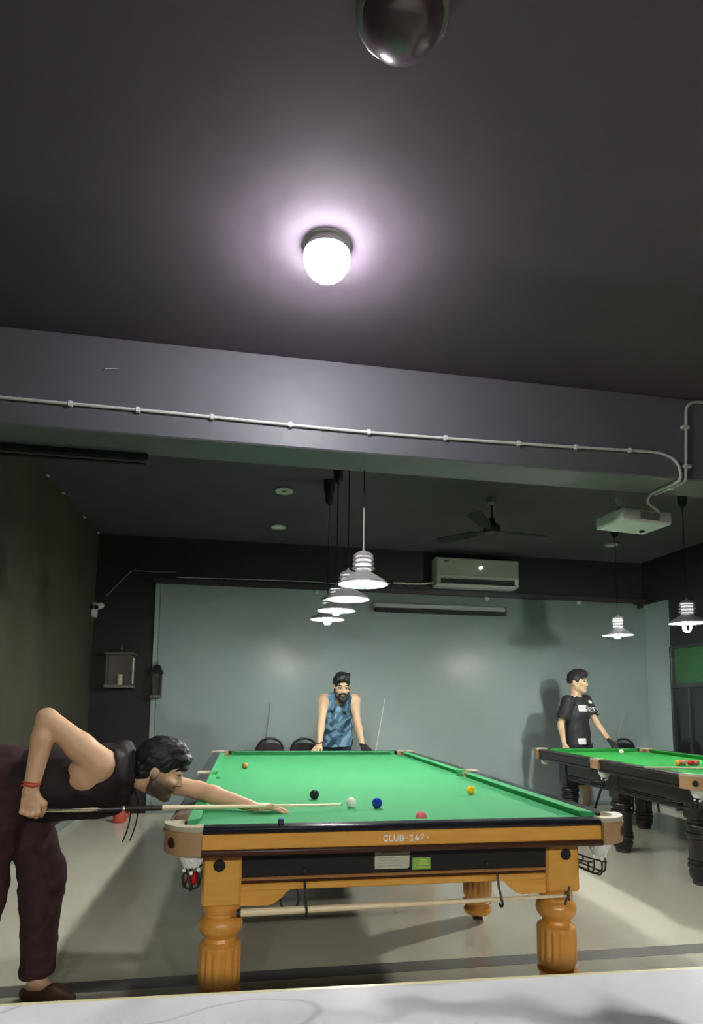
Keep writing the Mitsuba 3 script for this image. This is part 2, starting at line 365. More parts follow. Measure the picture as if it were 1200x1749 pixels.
dk = thing('dome_camera', 'dark purplish dome camera near the top edge of the ceiling', 'camera')
prof = [(.140, 0), (.140, -.015), (.125, -.022)] + [(.120 * math.cos(a), -.022 - .088 * math.sin(a)) for a in np.linspace(.05, math.pi / 2 - .01, 14)]
put('housing', moved(lathe(prof[:3][::-1], 40), (-.312, -2.90, CEIL)), 'm_dome', dk)
put('dome', moved(lathe(prof[3:][::-1] , 40), (-.312, -2.90, CEIL)), 'm_dome', dk, True)

def downlight(x, y, label, dark):
    k = thing('downlight', label, 'ceiling light', 'unlit downlights in the black ceiling')
    put('ring', moved(lathe([(.082, -.004), (.09, -.012), (.088, -.022), (.068, -.024), (.066, -.012)], 28), (x, y, CEIL)), 'm_white_plastic', k)
    put('lens', moved(lathe([(.001, -.016), (.064, -.016), (.066, -.008)], 28), (x, y, CEIL)), 'm_white_enamel' if not dark else 'm_frost', k)
    if dark: put('lamp_core', moved(lathe([(.001, -.022), (.026, -.020), (.028, -.010)], 16), (x, y, CEIL)), 'm_grey_metal', k)
downlight(-.40, 1.335, 'unlit white downlight with a dark centre, nearer of the pair left of the pendants', True)
downlight(-.39, 2.60, 'plain unlit white downlight, farther of the pair left of the pendants', False)
downlight(3.85, 2.50, 'unlit white downlight beyond the projector at the right', False)

def pendant(x, y, label, drop, rad, group, pale=0.0, weight=1.0, z0=2.108):
    D = .158
    k = thing('pendant_lamp', label, 'pendant lamp', group)
    sh = [(D, 0), (D + .002, .004), (D - .004, .012), (.118, .038), (.080, .062), (.052, .078), (.046, .088)]
    put('shade', moved(lathe(sh, 40, caps=False), (x, y, z0)), 'm_shade_out', k)
    put('reflector', moved(lathe([(r - .003, z - .003) for r, z in sh[2:][::-1]] + [(D - .0005, .0005)], 40, caps=False), (x, y, z0)), 'm_white_enamel', k)
    put('collar', moved(lathe([(.050, .086), (.050, .178), (.046, .182)], 24, caps=False), (x, y, z0)), 'm_frost', k)
    for zz, r in ((.100, .072), (.130, .069), (.158, .066)):
        put('fin', moved(lathe([(.0505, zz), (r, zz), (r + .002, zz + .004), (r, zz + .008), (.0505, zz + .008)], 28, caps=False), (x, y, z0)), 'm_shade_out', k)
    put('cap', moved(lathe([(.064, .180), (.062, .188), (.045, .205), (.018, .216), (.008, .222), (.006, .236)], 24), (x, y, z0)), 'm_shade_out', k)
    zt = z0 + .23
    if pale:
        n = int(pale / .016); zc = np.linspace(zt, zt + pale, 2 * n); zt += pale
        put('cord', tube([(x + .002 * (-1) ** i, y, z) for i, z in enumerate(zc)], [.0055 if i % 2 else .0035 for i in range(2 * n)], 6), 'm_cord', k)
    put('cable', rod((x, y, zt), (x, y, CEIL - .20), .004, n=8), 'm_black_matte', k)
    put('canopy', moved(lathe([(.02, -.23), (.038, -.20), (.04, -.12), (.052, -.10), (.055, -.002)], 20), (x, y, CEIL)), 'm_black_matte', k)
    put('lamp_socket', moved(lathe([(.018, .04), (.022, .05), (.022, .10), (.001, .101)], 16), (x, y, z0)), 'm_white_plastic', k)
    # two bent fluorescent tubes hanging from the socket
    zb = -drop
    tubes = []
    for q, a in enumerate((.35, .35 + math.pi / 2)):
        c, s = math.cos(a), math.sin(a); w = .036
        pts = [(-w, .05), (-w, zb + .035), (-w * .8, zb + .012), (-w * .4, zb + .001), (0, zb), (w * .4, zb + .001), (w * .8, zb + .012), (w, zb + .035), (w, .05)]
        tubes.append(tube([(x + u * c - s * .012 * q, y + u * s + c * .012 * q, z0 + zz) for u, zz in spline(pts, 2)], .0075, 8))
    put('fluorescent_tube', cat_(tubes), 'm_white_enamel', k, True, emitter={'type': 'area', 'radiance': rgb([rad * e for e in (1.0, .99, .93)]), 'sampling_weight': weight})
G1 = 'row of pendant lamps over the near table'
pendant(0, -.725, 'white shaded pendant lamp on a pale cord, nearest and largest of its row', .004, TUBE_RADIANCE, G1, .27)
pendant(0, -.135, 'white shaded pendant lamp second in the row over the near table', .014, TUBE_RADIANCE, G1)
pendant(0, .44, 'white shaded pendant lamp third in the row over the near table', .032, TUBE_RADIANCE, G1)
pendant(0, 1.0, 'white shaded pendant lamp last and farthest in the row over the near table', .040, TUBE_RADIANCE, G1)
G2 = 'pendant lamps over the black table'
pendant(3.2, 1.45, 'smaller looking white pendant lamp over the black table in front of the wall', .030, TUBE_RADIANCE_SIDE * .5, G2)
pendant(3.2, .40, 'dazzling white pendant lamp at the right edge over the black table', .075, TUBE_RADIANCE_SIDE * 3.6, G2)
G3 = 'unseen pendant lamps behind the camera, placed to light the table front'  # row out of view, placed to light the near table end and the counter
for x, l in ((-1.9, 'nearest the left wall'), (-.6, 'second from the left wall'), (.7, 'second from the right wall'), (2.0, 'nearest the right wall')):
    pendant(x, -6.8, 'unseen pendant lamp behind the camera lighting the table front, ' + l, .004, TUBE_RADIANCE_UNSEEN, G3, z0=2.30)

# ------------------------------------------------------------------ pipes and things on beam, ceiling and walls
ck = thing('cable_conduit', 'white conduit running along the beam and looping down to the projector', 'conduit')
yb = -1.012
p1 = [(-2.57, yb, 3.006), (-2.0, yb, 2.999), (-1.15, yb, 2.996), (-.13, yb, 2.984), (1.0, yb, 2.998), (1.78, yb, 3.018), (1.95, yb, 3.008), (2.035, yb, 2.965), (2.062, yb, 2.90), (2.06, yb, 2.862), (2.058, -.99, 2.842), (2.05, -.86, 2.842), (2.04, -.74, 2.838), (2.05, -.69, 2.80), (2.11, -.67, 2.77), (2.17, -.65, 2.735), (2.17, -.62, 2.70), (2.13, -.585, 2.703)]
put('pipe', tube(spline(p1, 5), .0095, 8), 'm_white_plastic', ck, True)
for x in (-1.72, -1.36, -.95, -.50, -.03, .45, .93, 1.32, 1.70):
    z = np.interp(x, [p[0] for p in p1[:7]], [p[2] for p in p1[:7]])
    put('clip', cbox(x - .012, x + .012, -1.025, -1.0, z - .016, z + .014, .003), 'm_white_plastic', ck)
c2 = thing('cable_conduit', 'grey conduit climbing the right end of the beam to the ceiling', 'conduit')
p2 = [(2.9, yb, 3.40), (2.35, yb, 3.40), (2.20, yb, 3.395), (2.14, yb, 3.36), (2.125, yb, 3.30), (2.115, yb, 3.1), (2.10, yb, 2.88), (2.098, -.99, 2.843), (2.09, -.85, 2.843), (2.08, -.73, 2.843)]
put('pipe', tube(spline(p2, 5), .010, 8), 'm_cord', c2, True)
for z in (3.21, 2.94): put('clip', cbox(2.085, 2.14, -1.026, -1.0, z - .01, z + .01, .003), 'm_white_plastic', c2)
put('clip', cbox(2.07, 2.12, -.88, -.85, 2.832, 2.855, .003), 'm_white_plastic', c2)

pk = thing('projector', 'white ceiling projector hung under the right end of the beam', 'projector')
R = rotz(math.radians(6)); ctr = (2.045, -.525, 0)
put('case', moved(cbox(-.215, .215, -.145, .145, 2.662, 2.752, .012), ctr, R), 'm_white_plastic', pk)
put('lens', moved(tube([(-.10, .14, 2.71), (-.10, .155, 2.71), (-.10, .175, 2.71)], [.042, .040, .036], 20), ctr, R), 'm_black_gloss', pk)
put('vent', moved(cat_([cbox(-.06 + i * .014, -.052 + i * .014, -.149, -.144, 2.68, 2.735, .001) for i in range(12)]), ctr, R), 'm_grey_metal', pk)
put('foot', moved(lathe([(.018, 0), (.02, .004), (.012, .012)], 14), (2.16, -.46, 2.652)), 'm_black_matte', pk)
put('hanging_pole', tube([(1.885, -.60, 2.853), (1.885, -.60, 2.8), (1.885, -.60, 2.745)], .022, 14), 'm_cord', pk)
put('mount_plate', moved(cbox(-.06, .06, -.06, .06, 2.745, 2.757, .003), (1.885, -.60, 0)), 'm_grey_metal', pk)

tag(put('pelmet_rail', cat_([cbox(-2.57, -1.34, -.74, -.71, 2.815, 2.853, .004), tube([(-2.57, -.695, 2.80), (-2, -.695, 2.80), (-1.36, -.695, 2.80)], .010, 8)]), 'm_black_satin'), 'thin dark rail fixed under the left end of the beam', 'rail')
for y, w in ((1.37, 'nearest the beam'), (1.85, 'second from the beam'), (2.65, 'third from the beam'), (3.32, 'in the far corner')):
    tag(put('cable_clip', cat_([cbox(LX, LX + .02, y - .022, y + .022, CEIL - .02, CEIL - .005, .002), sphere((LX + .024, y, CEIL - .014), .008, 1)]), 'm_cord'),
        'small pale clip at the top of the left wall, ' + w, 'clip', 'cable clips along the top of the left wall')
tag(put('wall_screw', rod((-1.55, -1.012, 3.222), (-1.475, -1.012, 3.232), .004, .003, 8), 'm_cord'), 'small bright pin stuck in the beam near its top left', 'pin')

# ceiling fan
fk = thing('ceiling_fan', 'dark three blade ceiling fan between the pendants and the projector', 'ceiling fan')
fx, fy, fz = 1.66, 1.15, 3.13
put('down_rod', rod((fx, fy, fz + .05), (fx, fy, CEIL), .011, n=10), 'm_black_satin', fk)
put('canopy', moved(lathe([(.014, -.075), (.04, -.05), (.048, -.001)], 20), (fx, fy, CEIL)), 'm_grey_metal', fk)
put('motor', moved(lathe([(.03, -.085), (.07, -.07), (.085, -.03), (.08, .0), (.035, .03), (.03, .07), (.016, .09)], 24), (fx, fy, fz)), 'm_black_satin', fk)
for a in (8, 128, 232):
    c, s = math.cos(math.radians(a)), math.sin(math.radians(a))
    bl = extrude(Polygon([(.08, -.02), (.16, -.035), (.22, -.06), (.60, -.068), (.64, -.05), (.65, .04), (.62, .062), (.24, .058), (.16, .03), (.08, .02)]), -.003, .003)
    t = math.radians(11); bl.apply_transform(np.array([[1, 0, 0, 0], [0, math.cos(t), -math.sin(t), 0], [0, math.sin(t), math.cos(t), 0], [0, 0, 0, 1]]))
    put('blade', moved(bl, (fx, fy, fz - .045), rotz(math.radians(a))), 'm_black_matte', fk)

# air conditioner
ak = thing('air_conditioner', 'white split air conditioner high on the black wall with its flap open', 'air conditioner')
ax0, ax1, ay = 1.735, 2.885, FY - .235
body = Polygon([(FY, 2.915), (FY, 3.30), (ay + .03, 3.305), (ay + .006, 3.292), (ay, 3.25), (ay + .004, 3.03), (ay + .05, 3.02), (ay + .09, 2.935), (FY - .06, 2.912)])
def sweep_x(poly, x0, x1): 
    m = extrude(poly, 0, x1 - x0)      # polygon is (y, z): turn it so that extrusion runs along x
    v = m.vertices.copy(); m.vertices = np.stack([v[:, 2] + x0, v[:, 0], v[:, 1]], -1); return m
put('casing', sweep_x(body, ax0, ax1), 'm_white_plastic', ak)
put('front_panel', cbox(ax0 + .006, ax1 - .006, ay - .012, ay + .002, 3.045, 3.288, .006), 'm_white_plastic', ak)
put('outlet', cbox(ax0 + .06, ax1 - .06, ay + .040, ay + .075, 2.945, 3.022, .003), 'm_black_matte', ak)
for i in range(3): put('louver', cbox(ax0 + .09, ax1 - .09, ay + .030, ay + .05, 2.962 + i * .02, 2.966 + i * .02, .001), 'm_grey_metal', ak)
put('flap', sweep_x(Polygon([(ay - .01, 2.934), (ay + .075, 2.915), (ay + .08, 2.925), (ay - .006, 2.946)]), ax0 + .03, ax1 - .03), 'm_white_enamel', ak)
for x0, x1 in ((ax0, ax0 + .055), (ax1 - .055, ax1)):
    put('end_cheek', sweep_x(Polygon([(ay + .0, 3.04), (ay + .012, 2.935), (ay + .08, 2.915), (ay + .09, 3.03)]), x0, x1), 'm_white_enamel', ak)
put('badge', cbox(ax0 + .09, ax0 + .155, ay - .0145, ay - .0115, 3.235, 3.252, .001), 'm_grey_metal', ak)
put('display', cat_([sphere((ax0 + .60, ay - .011, 3.17), .018, 2), sphere((ax0 + .617, ay - .011, 3.178), .016, 2)]), 'm_white_print', ak, True, emitter={'type': 'area', 'radiance': rgb((6, 5.4, 5.2)), 'sampling_weight': .02})
tag(put('drain_pipe', tube(spline([(1.18, FY - .065, 2.955), (1.40, FY - .066, 2.952), (1.58, FY - .066, 2.956), (1.70, FY - .07, 2.975), (1.76, FY - .08, 2.99)], 4), .014, 8), 'm_white_plastic'), 'short white pipe leaving the air conditioner to the left', 'pipe')
tag(put('wall_cable', tube(spline([(-1.61, FY - .012, 2.905), (-.8, FY - .012, 2.918), (.2, FY - .012, 2.925), (.55, FY - .012, 2.90), (.9, FY - .012, 2.915), (1.16, FY - .012, 2.95)], 5), .006, 6), 'm_cord'), 'thin grey cable along the black wall above the white panel', 'cable')
tag(put('wall_cable', tube(spline([(-2.45, FY - .012, 2.63), (-2.35, FY - .012, 2.75), (-2.19, FY - .012, 2.935), (-2.12, FY - .012, 2.968), (-1.9, FY - .012, 2.962), (-1.62, FY - .012, 2.972)], 5), .006, 6), 'm_grey_metal'), 'slanting grey cable climbing from the small camera at the left corner', 'cable')

sk = thing('screen_case', 'long white projector screen case on the far wall above the pendants', 'screen case')
put('case', cbox(.92, 2.75, FY - .11, FY - .036, 2.605, 2.675, .012), 'm_case', sk)
put('slot', cbox(.93, 2.74, FY - .125, FY - .045, 2.555, 2.604, .006), 'm_black_matte', sk)
put('end_cap', cbox(2.75, 2.765, FY - .118, FY - .036, 2.56, 2.678, .004), 'm_grey_metal', sk)
for x, z, w in ((.165, 2.79, 'left of the pendants'), (2.51, 2.795, 'below the air conditioner'), (3.88, 2.79, 'left of the right corner')):
    tag(put('screw_cap', moved(lathe([(.03, 0), (.034, .006), (.02, .02)], 12), (x, FY - .036, z), np.array([[1, 0, 0], [0, 0, -1], [0, 1, 0.]])), 'm_white_print'), 'small pale cap under the dark ledge of the white wall, ' + w, 'cap', 'caps under the ledge')
tag(put('wall_bracket', cat_([cbox(4.72, 4.86, FY - .14, FY - .036, 2.80, 2.817, .004), cbox(4.76, 4.80, FY - .16, FY - .06, 2.74, 2.80, .01)]), 'm_black_matte'), 'small black bracket under the ledge at the right corner', 'bracket')

# security camera in the corner
vk = thing('security_camera', 'small white camera in the far left corner of the room', 'camera')
put('bracket', tube(spline([(LX, 3.30, 2.52), (LX + .05, 3.29, 2.52), (LX + .08, 3.27, 2.50)], 3), .014, 8), 'm_white_plastic', vk)
put('body', tube([(LX + .10, 3.30, 2.50), (LX + .085, 3.20, 2.47), (LX + .08, 3.15, 2.455)], [.038, .040, .036], 16), 'm_white_plastic', vk)
put('lens', tube([(LX + .0805, 3.152, 2.456), (LX + .079, 3.143, 2.453), (LX + .078, 3.135, 2.450)], [.028, .027, .02], 14), 'm_black_gloss', vk)
put('junction_box', cbox(LX, LX + .05, 3.25, 3.36, 2.35, 2.45, .008), 'm_cord', vk)

# lanterns
def lantern(x, y, z0, w, h, d, label, slim):
    k = thing('wall_lantern', label, 'lantern')
    b = .018
    for sx in (-1, 1):
        for sy in (-1, 1):
            put('post', cbox(x + sx * w / 2 - b / 2, x + sx * w / 2 + b / 2, y + sy * d / 2 - b / 2, y + sy * d / 2 + b / 2, z0 + .03, z0 + h, .003), 'm_rust' if not slim else 'm_black_matte', k)
    put('base', cbox(x - w / 2 - .02, x + w / 2 + .02, y - d / 2 - .02, y + d / 2 + .02, z0, z0 + .035, .006), 'm_grey_metal', k)
    put('pane', plain(x - w / 2, x + w / 2, y - d / 2 - .002, y - d / 2, z0 + .035, z0 + h), 'm_lantern_glass', k, False)
    put('side_panel', plain(x + w / 2 - .006, x + w / 2 - .002, y - d / 2 + .01, y + d / 2 - .01, z0 + .05, z0 + h - .03), 'm_frost' if not slim else 'm_grey_metal', k, False)
    put('back_panel', plain(x - w / 2, x + w / 2, y + d / 2 - .004, y + d / 2, z0 + .035, z0 + h), 'm_rust', k, False)
    top = trimesh.PointCloud([(x + sx * (w / 2 + .025), y + sy * (d / 2 + .02), z0 + h) for sx in (-1, 1) for sy in (-1, 1)] + [(x + sx * (w / 2 + .02), y + sy * (d / 2 + .015), z0 + h + .02) for sx in (-1, 1) for sy in (-1, 1)] + [(x + sx * .03, y + sy * .03, z0 + h + (.10 if slim else .06)) for sx in (-1, 1) for sy in (-1, 1)]).convex_hull
    put('roof', top, 'm_grey_metal' if not slim else 'm_black_matte', k)
    zr = z0 + h + (.10 if slim else .06)
    put('finial', moved(lathe([(.012, 0), (.02, .012), (.01, .028), (.014, .038), (.003, .06)], 12), (x, y, zr)), 'm_grey_metal', k)
    if not slim:
        put('candle', moved(lathe([(.03, .035), (.03, .16), (.022, .165)], 14), (x, y, z0)), 'm_ivory', k)
lantern(-2.215, FY - .115, 1.50, .29, .40, .18, 'square rusty lantern with glass sides hanging on the black wall', False)
lantern(-1.79, FY - .10, 1.385, .09, .30, .12, 'slim dark lantern with pointed roof on the left edge of the white wall', True)

# ------------------------------------------------------------------ snooker tables
RAILZ, BED = .862, .824
def make_table(label, hx, hy, ctr, ang, M, near):
    """hx, hy: half playing area between cushion noses"""
    S, WO = .05, .127                     # cushion width, nose to outer edge
    k = thing('snooker_table', label, 'snooker table')
    R = rotz(ang)
    P = lambda name, mesh, m, parent=None, smooth=30: put(name, moved(mesh, ctr, R), m, parent or k, smooth)
    ox, oy = hx + WO, hy + WO
    corners = [(sx * (hx + .022), sy * (hy + .022)) for sx in (-1, 1) for sy in (-1, 1)]
    mids = [(sx * (hx + .035), 0) for sx in (-1, 1)]
    holes = unary_union([Point(c).buffer(.062, 24) for c in corners] + [Point(c).buffer(.058, 24) for c in mids])
    bed = sbox(-hx - S, -hy - S, hx + S, hy + S).difference(holes)
    P('bed_cloth', extrude(bed, BED - .03, BED), M['cloth'])
    # cushions: sections with angled ends at the pockets
    prof = [(0, RAILZ - .004), (.012, RAILZ - .003), (S + .012, RAILZ), (S + .012, BED - .002), (.024, BED - .002), (.004, RAILZ - .013)]
    def cushion(a, b, inward, ea, eb):
        a, b, n = V(*a, 0), V(*b, 0), V(*inward, 0); t = (b - a) / np.linalg.norm(b - a); vs = []
        secs = [(0., 1.)] + [(u, 0.) for u in (.0, 1.)] + [(1., 1.)]
        L = np.linalg.norm(b - a); rows = []
        for end in (0, 1):
            cut, e, sg = (a, ea, 1) if end == 0 else (b, eb, -1)
            rws = []
            for frac in np.linspace(0, 1, 6):
                # curved jaw: the nose runs back to the rail over the end length e
                back = frac ** 1.7
                rws.append((cut + t * sg * e * frac, 1 - back))
            rows += rws if end == 0 else rws[::-1]
        ring = []
        for c, back in rows:
            for d, z in prof:
                dd = d if back == 0 else max(d, back * (S + .004) if d < S else d)
                ring.append((*(c - n * dd)[:2], z))
        m = len(prof); f = []
        for i in range(len(rows) - 1):
            for j in range(m):
                p, q = i * m + j, i * m + (j + 1) % m
                f += [(p, q, q + m), (p, q + m, p + m)]
        e0 = (len(rows) - 1) * m
        for j in range(1, m - 1): f += [(0, j + 1, j), (e0, e0 + j, e0 + j + 1)]
        mm = trimesh.Trimesh(np.array(ring), np.array(f), process=False); mm.fix_normals(); return mm
    cg, mg = .040, .050          # gap at corner, at the middle
    for sy in (-1, 1):
        P('cushion', cushion((-hx + cg, sy * hy), (hx - cg, sy * hy), (0, -sy), .07, .07), M['cloth'])
    for sx in (-1, 1):
        for y0, y1, e0, e1 in ((-hy + cg, -mg, .07, .05), (mg, hy - cg, .05, .07)):
            P('cushion', cushion((sx * hx, y0), (sx * hx, y1), (-sx, 0), e0, e1), M['cloth'])
    # polished top rails with a rounded outer edge
    r0 = S + .0005
    rp = [(r0, RAILZ - .030), (r0, RAILZ), (WO - .020, RAILZ), (WO - .008, RAILZ - .003), (WO - .001, RAILZ - .008), (WO + .002, RAILZ - .015), (WO - .001, RAILZ - .023), (WO - .005, RAILZ - .026), (WO - .03, RAILZ - .030)]
    def rail(u0, u1, axis, side):
        m = extrude(Polygon([(d, z) for d, z in rp]), 0, u1 - u0); v = m.vertices.copy(); d, z, u = v[:, 0], v[:, 1], v[:, 2] + u0
        m.vertices = np.stack([u, side * (hy + d), z], -1) if axis == 'x' else np.stack([side * (hx + d), u, z], -1)
        m.fix_normals(); return m
    ce = .026                     # rails stop here, the leather brackets take over
    for sy in (-1, 1): P('top_rail', rail(-hx + ce, hx - ce, 'x', sy), M['rail'])
    for sx in (-1, 1):
        for y0, y1 in ((-hy + ce, -.063), (.063, hy - ce)): P('top_rail', rail(y0, y1, 'y', sx), M['rail'])
    # fascia panels and the dark lip under them
    fz0, fz1, lz = .773, .8355, .749
    for sy in (-1, 1):
        P('fascia', cbox(-hx + ce - .006, hx - ce + .006, *sorted((sy * (oy - .010), sy * (oy - .040))), fz0, fz1, .003), M['fascia'])
        P('fascia_lip', cbox(-hx + ce - .01, hx - ce + .01, *sorted((sy * (oy + .004), sy * (oy - .05))), lz, fz0 - .0005, .006), M['lip'])
    for sx in (-1, 1):
        for y0, y1 in ((-hy + ce, -.063), (.063, hy - ce)):
            P('fascia', cbox(*sorted((sx * (ox - .010), sx * (ox - .040))), y0, y1, fz0, fz1, .003), M['fascia'])
            P('fascia_lip', cbox(*sorted((sx * (ox + .004), sx * (ox - .05))), y0, y1, lz, fz0 - .0005, .006), M['lip'])
    # slate edge hidden behind the fascia
    P('slate', extrude(sbox(-hx - S, -hy - S, hx + S, hy + S).difference(holes.buffer(.004)), .756, BED - .031), M['apron'])
    # pockets: leather bracket, net and ball rack
    for cx, cy in corners + mids:
        mid = cy == 0
        sx, sy = np.sign(cx), np.sign(cy)
        kb = None
        if not mid:
            ex, ey = sx * (ox + .012), sy * (oy + .012)
            outer = Polygon([(sx * (hx - ce + .004), sy * (hy + S)), (sx * (hx - ce + .004), ey), (ex, ey), (ex, sy * (hy - ce + .004)), (sx * (hx + S), sy * (hy - ce + .004))])
            rr = .15
            cc = Point(ex - sx * rr, ey - sy * rr).buffer(rr, 16)
            xa, xb = sorted((ex - sx * rr, ex)); ya, yb = sorted((ey - sy * rr, ey)); sq = sbox(xa, ya, xb, yb)
            outer = outer.difference(sq).union(outer.intersection(sq).intersection(cc)).buffer(0)
        else:
            ex = sx * (ox + .012)
            xa, xb = sorted((sx * (hx + S), ex)); outer = sbox(xa, -.066, xb, .066)
        hole = Point(cx, cy).buffer(.058, 24)
        top = outer.difference(hole)
        if not mid: top = top.difference(Point(cx - sx * .05, cy - sy * .05).buffer(.062, 24))
        top = max(getattr(top, 'geoms', [top]), key=lambda g: g.area)
        kb = P('pocket_bracket', extrude(top, RAILZ - .012, RAILZ + .006), M['plate'])
        band = outer.buffer(-.001).difference(outer.buffer(-.014))
        inner = sbox(-hx - S + .01, -hy - S + .01, hx + S - .01, hy + S - .01)
        band = band.difference(inner)
        if band.is_empty: continue
        band = max(getattr(band, 'geoms', [band]), key=lambda g: g.area)
        lo = .756 if not mid else .772
        P('leather_skirt', extrude(band, lo, RAILZ - .012), M['leather'], kb)
        P('leather_roll', extrude(band.buffer(.004), RAILZ - .030, RAILZ - .018), M['leather'], kb)
        if not mid: P('leather_badge', moved(lathe([(.001, .004), (.018, .003), (.022, 0)], 16), (ex - sx * .041, ey - sy * .041, .803), np.stack([V(-sy * sx, 1, 0) / 1.4142 * 1, V(0, 0, 1), V(sx, sy, 0) / 1.4142], 1)), M['lip'], kb)
        # net: an open bag of cords; close meshes, so it reads as a pale cup
        nb = []
        rim, low, z1, z0 = .060, .030, .782, .690
        for i in range(14):
            for d in (1, -1):
                pts = []
                for t in np.linspace(0, 1, 7):
                    a = 2 * math.pi * i / 14 + d * t * 1.1; r = rim + (low - rim) * t ** 1.6
                    pts.append((cx + r * math.cos(a), cy + r * math.sin(a), z1 + (z0 - z1) * t))
                nb.append(tube(pts, .0022, 4))
        bag = lathe([(low - .004, z0), (low * 1.2, z0 + .012), (rim * .86, z0 + .045), (rim - .004, z1 - .02), (rim - .002, z1)], 20)
        kn = P('pocket_net', moved(bag, (cx, cy, 0)), 'm_net')
        P('cord_mesh', cat_(nb), 'm_net', kn)
        # wire rack: two rods running in under the table, tied by hoops
        if near or mid or sy < 0:
            dy = -sy if not mid else 1
            for j, w in enumerate((-.036, 0, .036)):
                x0, y0, z0 = cx + w * .8, cy + dy * (.0 if j != 1 else -.018), .672 - (.008 if j == 1 else 0)
                P('rack_wire', tube(spline([(x0, y0, z0), (x0, y0 - dy * .004, z0 - .035), (x0, y0 + dy * .006, z0 - .062), (x0, y0 + dy * .035, z0 - .072), (x0, y0 + dy * .15, z0 - .076), (x0, y0 + dy * .42, z0 - .088)], 4), .0042, 6), 'm_wire')
                P('wire_cap', moved(sphere((0, 0, 0), .0085, 2), (x0, y0, z0 + .004)), 'm_white_print')
            for w in (-.036, .036): P('rack_wire', tube(spline([(cx + w, cy, .650), (cx + w, cy + dy * .15, .632), (cx + w, cy + dy * .42, .622)], 4), .0042, 6), 'm_wire')
            for u in (.035, .2, .38):
                P('rack_hoop', tube(spline([(cx - .036, cy + dy * u, .646 - u * .06), (cx - .032, cy + dy * u, .606), (cx, cy + dy * u, .590), (cx + .032, cy + dy * u, .606), (cx + .036, cy + dy * u, .646 - u * .06)], 4), .004, 6), 'm_wire')
    # frame under the bed
    axx, ayy = hx + .022 - M['inset'], hy - M['inset_y']
    w = .022
    for sy in (-1, 1):
        P('apron', cbox(-axx, axx, *sorted((sy * (ayy + .085), sy * (ayy + .05))), .606, .756, .003), M['apron'])
        for i, (a, b, o) in enumerate(((.591, .604, .092), (.578, .5895, .082), (.548, .5765, .090))):
            P('moulding', cbox(-axx + .08, axx - .08, *sorted((sy * (ayy + o), sy * (ayy + .05))), a, b, .004), (M['mould2'], M['lip'], M['mould'])[i])
    for sx in (-1, 1):
        P('apron', cbox(*sorted((sx * (axx + .075), sx * (axx + .04))), -ayy - .02, ayy + .02, .606, .756, .003), M['apron'])
        for a, b, o in ((.590, .604, .084), (.573, .5885, .090), (.548, .5715, .082)):
            P('moulding', cbox(*sorted((sx * (axx + o), sx * (axx + .04))), -ayy, ayy, a, b, .004), M['mould'])
    lw = .083
    def leg(x, y):
        fl = M['flute']
        def flute(th, z):
            dep = np.clip((z - .16) / .03, 0, 1) * np.clip((.315 - z) / .02, 0, 1) * .085
            return 1 - dep * np.maximum(0, np.cos(th * 16)) ** .6
        if fl:
            pr = [(.068, .036), (.083, .048), (.088, .066), (.078, .080), (.074, .092), (.088, .104), (.092, .118), (.080, .128), (.072, .132), (.082, .140), (.090, .160)] + [(.091, z) for z in np.linspace(.168, .30, 8)] + [(.091, .308), (.088, .318), (.078, .326), (.066, .333), (.062, .346), (.066, .352), (.080, .362), (.091, .378), (.095, .398), (.092, .416), (.082, .432), (.072, .440), (.070, .450), (.078, .456), (.079, .468), (.072, .480), (.072, .492)]
        else:
            pr = [(.066, .030), (.080, .045), (.088, .075), (.090, .10), (.083, .108), (.083, .118), (.095, .124), (.097, .140), (.095, .152), (.082, .158), (.082, .166), (.094, .172), (.094, .182), (.084, .19), (.086, .25), (.088, .32), (.085, .34), (.097, .350), (.100, .368), (.097, .384), (.080, .392), (.078, .41), (.098, .418), (.100, .436), (.094, .450), (.070, .462), (.068, .476), (.085, .49), (.085, .50)]
        kl = P('leg', moved(lathe(pr, 96 if fl else 32, flute if fl else None), (x, y, 0)), M['leg'])
        P('block', cbox(x - lw, x + lw, y - lw, y + lw, .490, .755, .010), M['block'], kl)
        if not fl: P('block_step', cbox(x - lw * .8, x + lw * .8, y - lw * .8, y + lw * .8, .462, .4895, .006), M['block'], kl)
        P('foot', moved(lathe([(.030, 0), (.034, .006), (.030, .012), (.013, .016), (.013, .040)], 20) if fl else lathe([(.062, 0), (.066, .004), (.066, .030)], 20), (x, y, 0)), 'm_rubber', kl)
        return kl
    lx, ly = M['leg_x'], M['leg_y']
    for y in ly:
        for x in (-lx, lx):
            kl = leg(x, y)
            if near and abs(y) > 1.2:
                s = np.sign(y)
                Rb = np.array([[1, 0, 0], [0, 0, s], [0, -s, 0.]]) if s < 0 else np.array([[1, 0, 0], [0, 0, 1], [0, -1, 0.]])
                P('bolt_cover', moved(lathe([(.001, .006), (.020, .006), (.0255, .002), (.0255, -.002)], 24), (x + np.sign(x) * .012, y + s * (lw + .0005), .663), np.array([[1, 0, 0], [0, 0, s], [0, 1, 0.]])), 'm_black_matte', kl)
    # shaped brackets beside the legs, under the mouldings
    for sy in (-1, 1):
        for sx in (-1, 1):
            xo = lx - lw
            shp = Polygon([(xo + .002, .548), (xo + .002, .487), (xo - .12, .484), (xo - .145, .492), (xo - .175, .515), (xo - .195, .538), (xo - .215, .548)])
            m = extrude(shp, 0, .03); v = m.vertices.copy(); m.vertices = np.stack([sx * v[:, 0], sy * (ayy + .055 + v[:, 2]), v[:, 1]], -1); m.fix_normals()
            P('side_bracket', m, M['mould'])
    return k, P

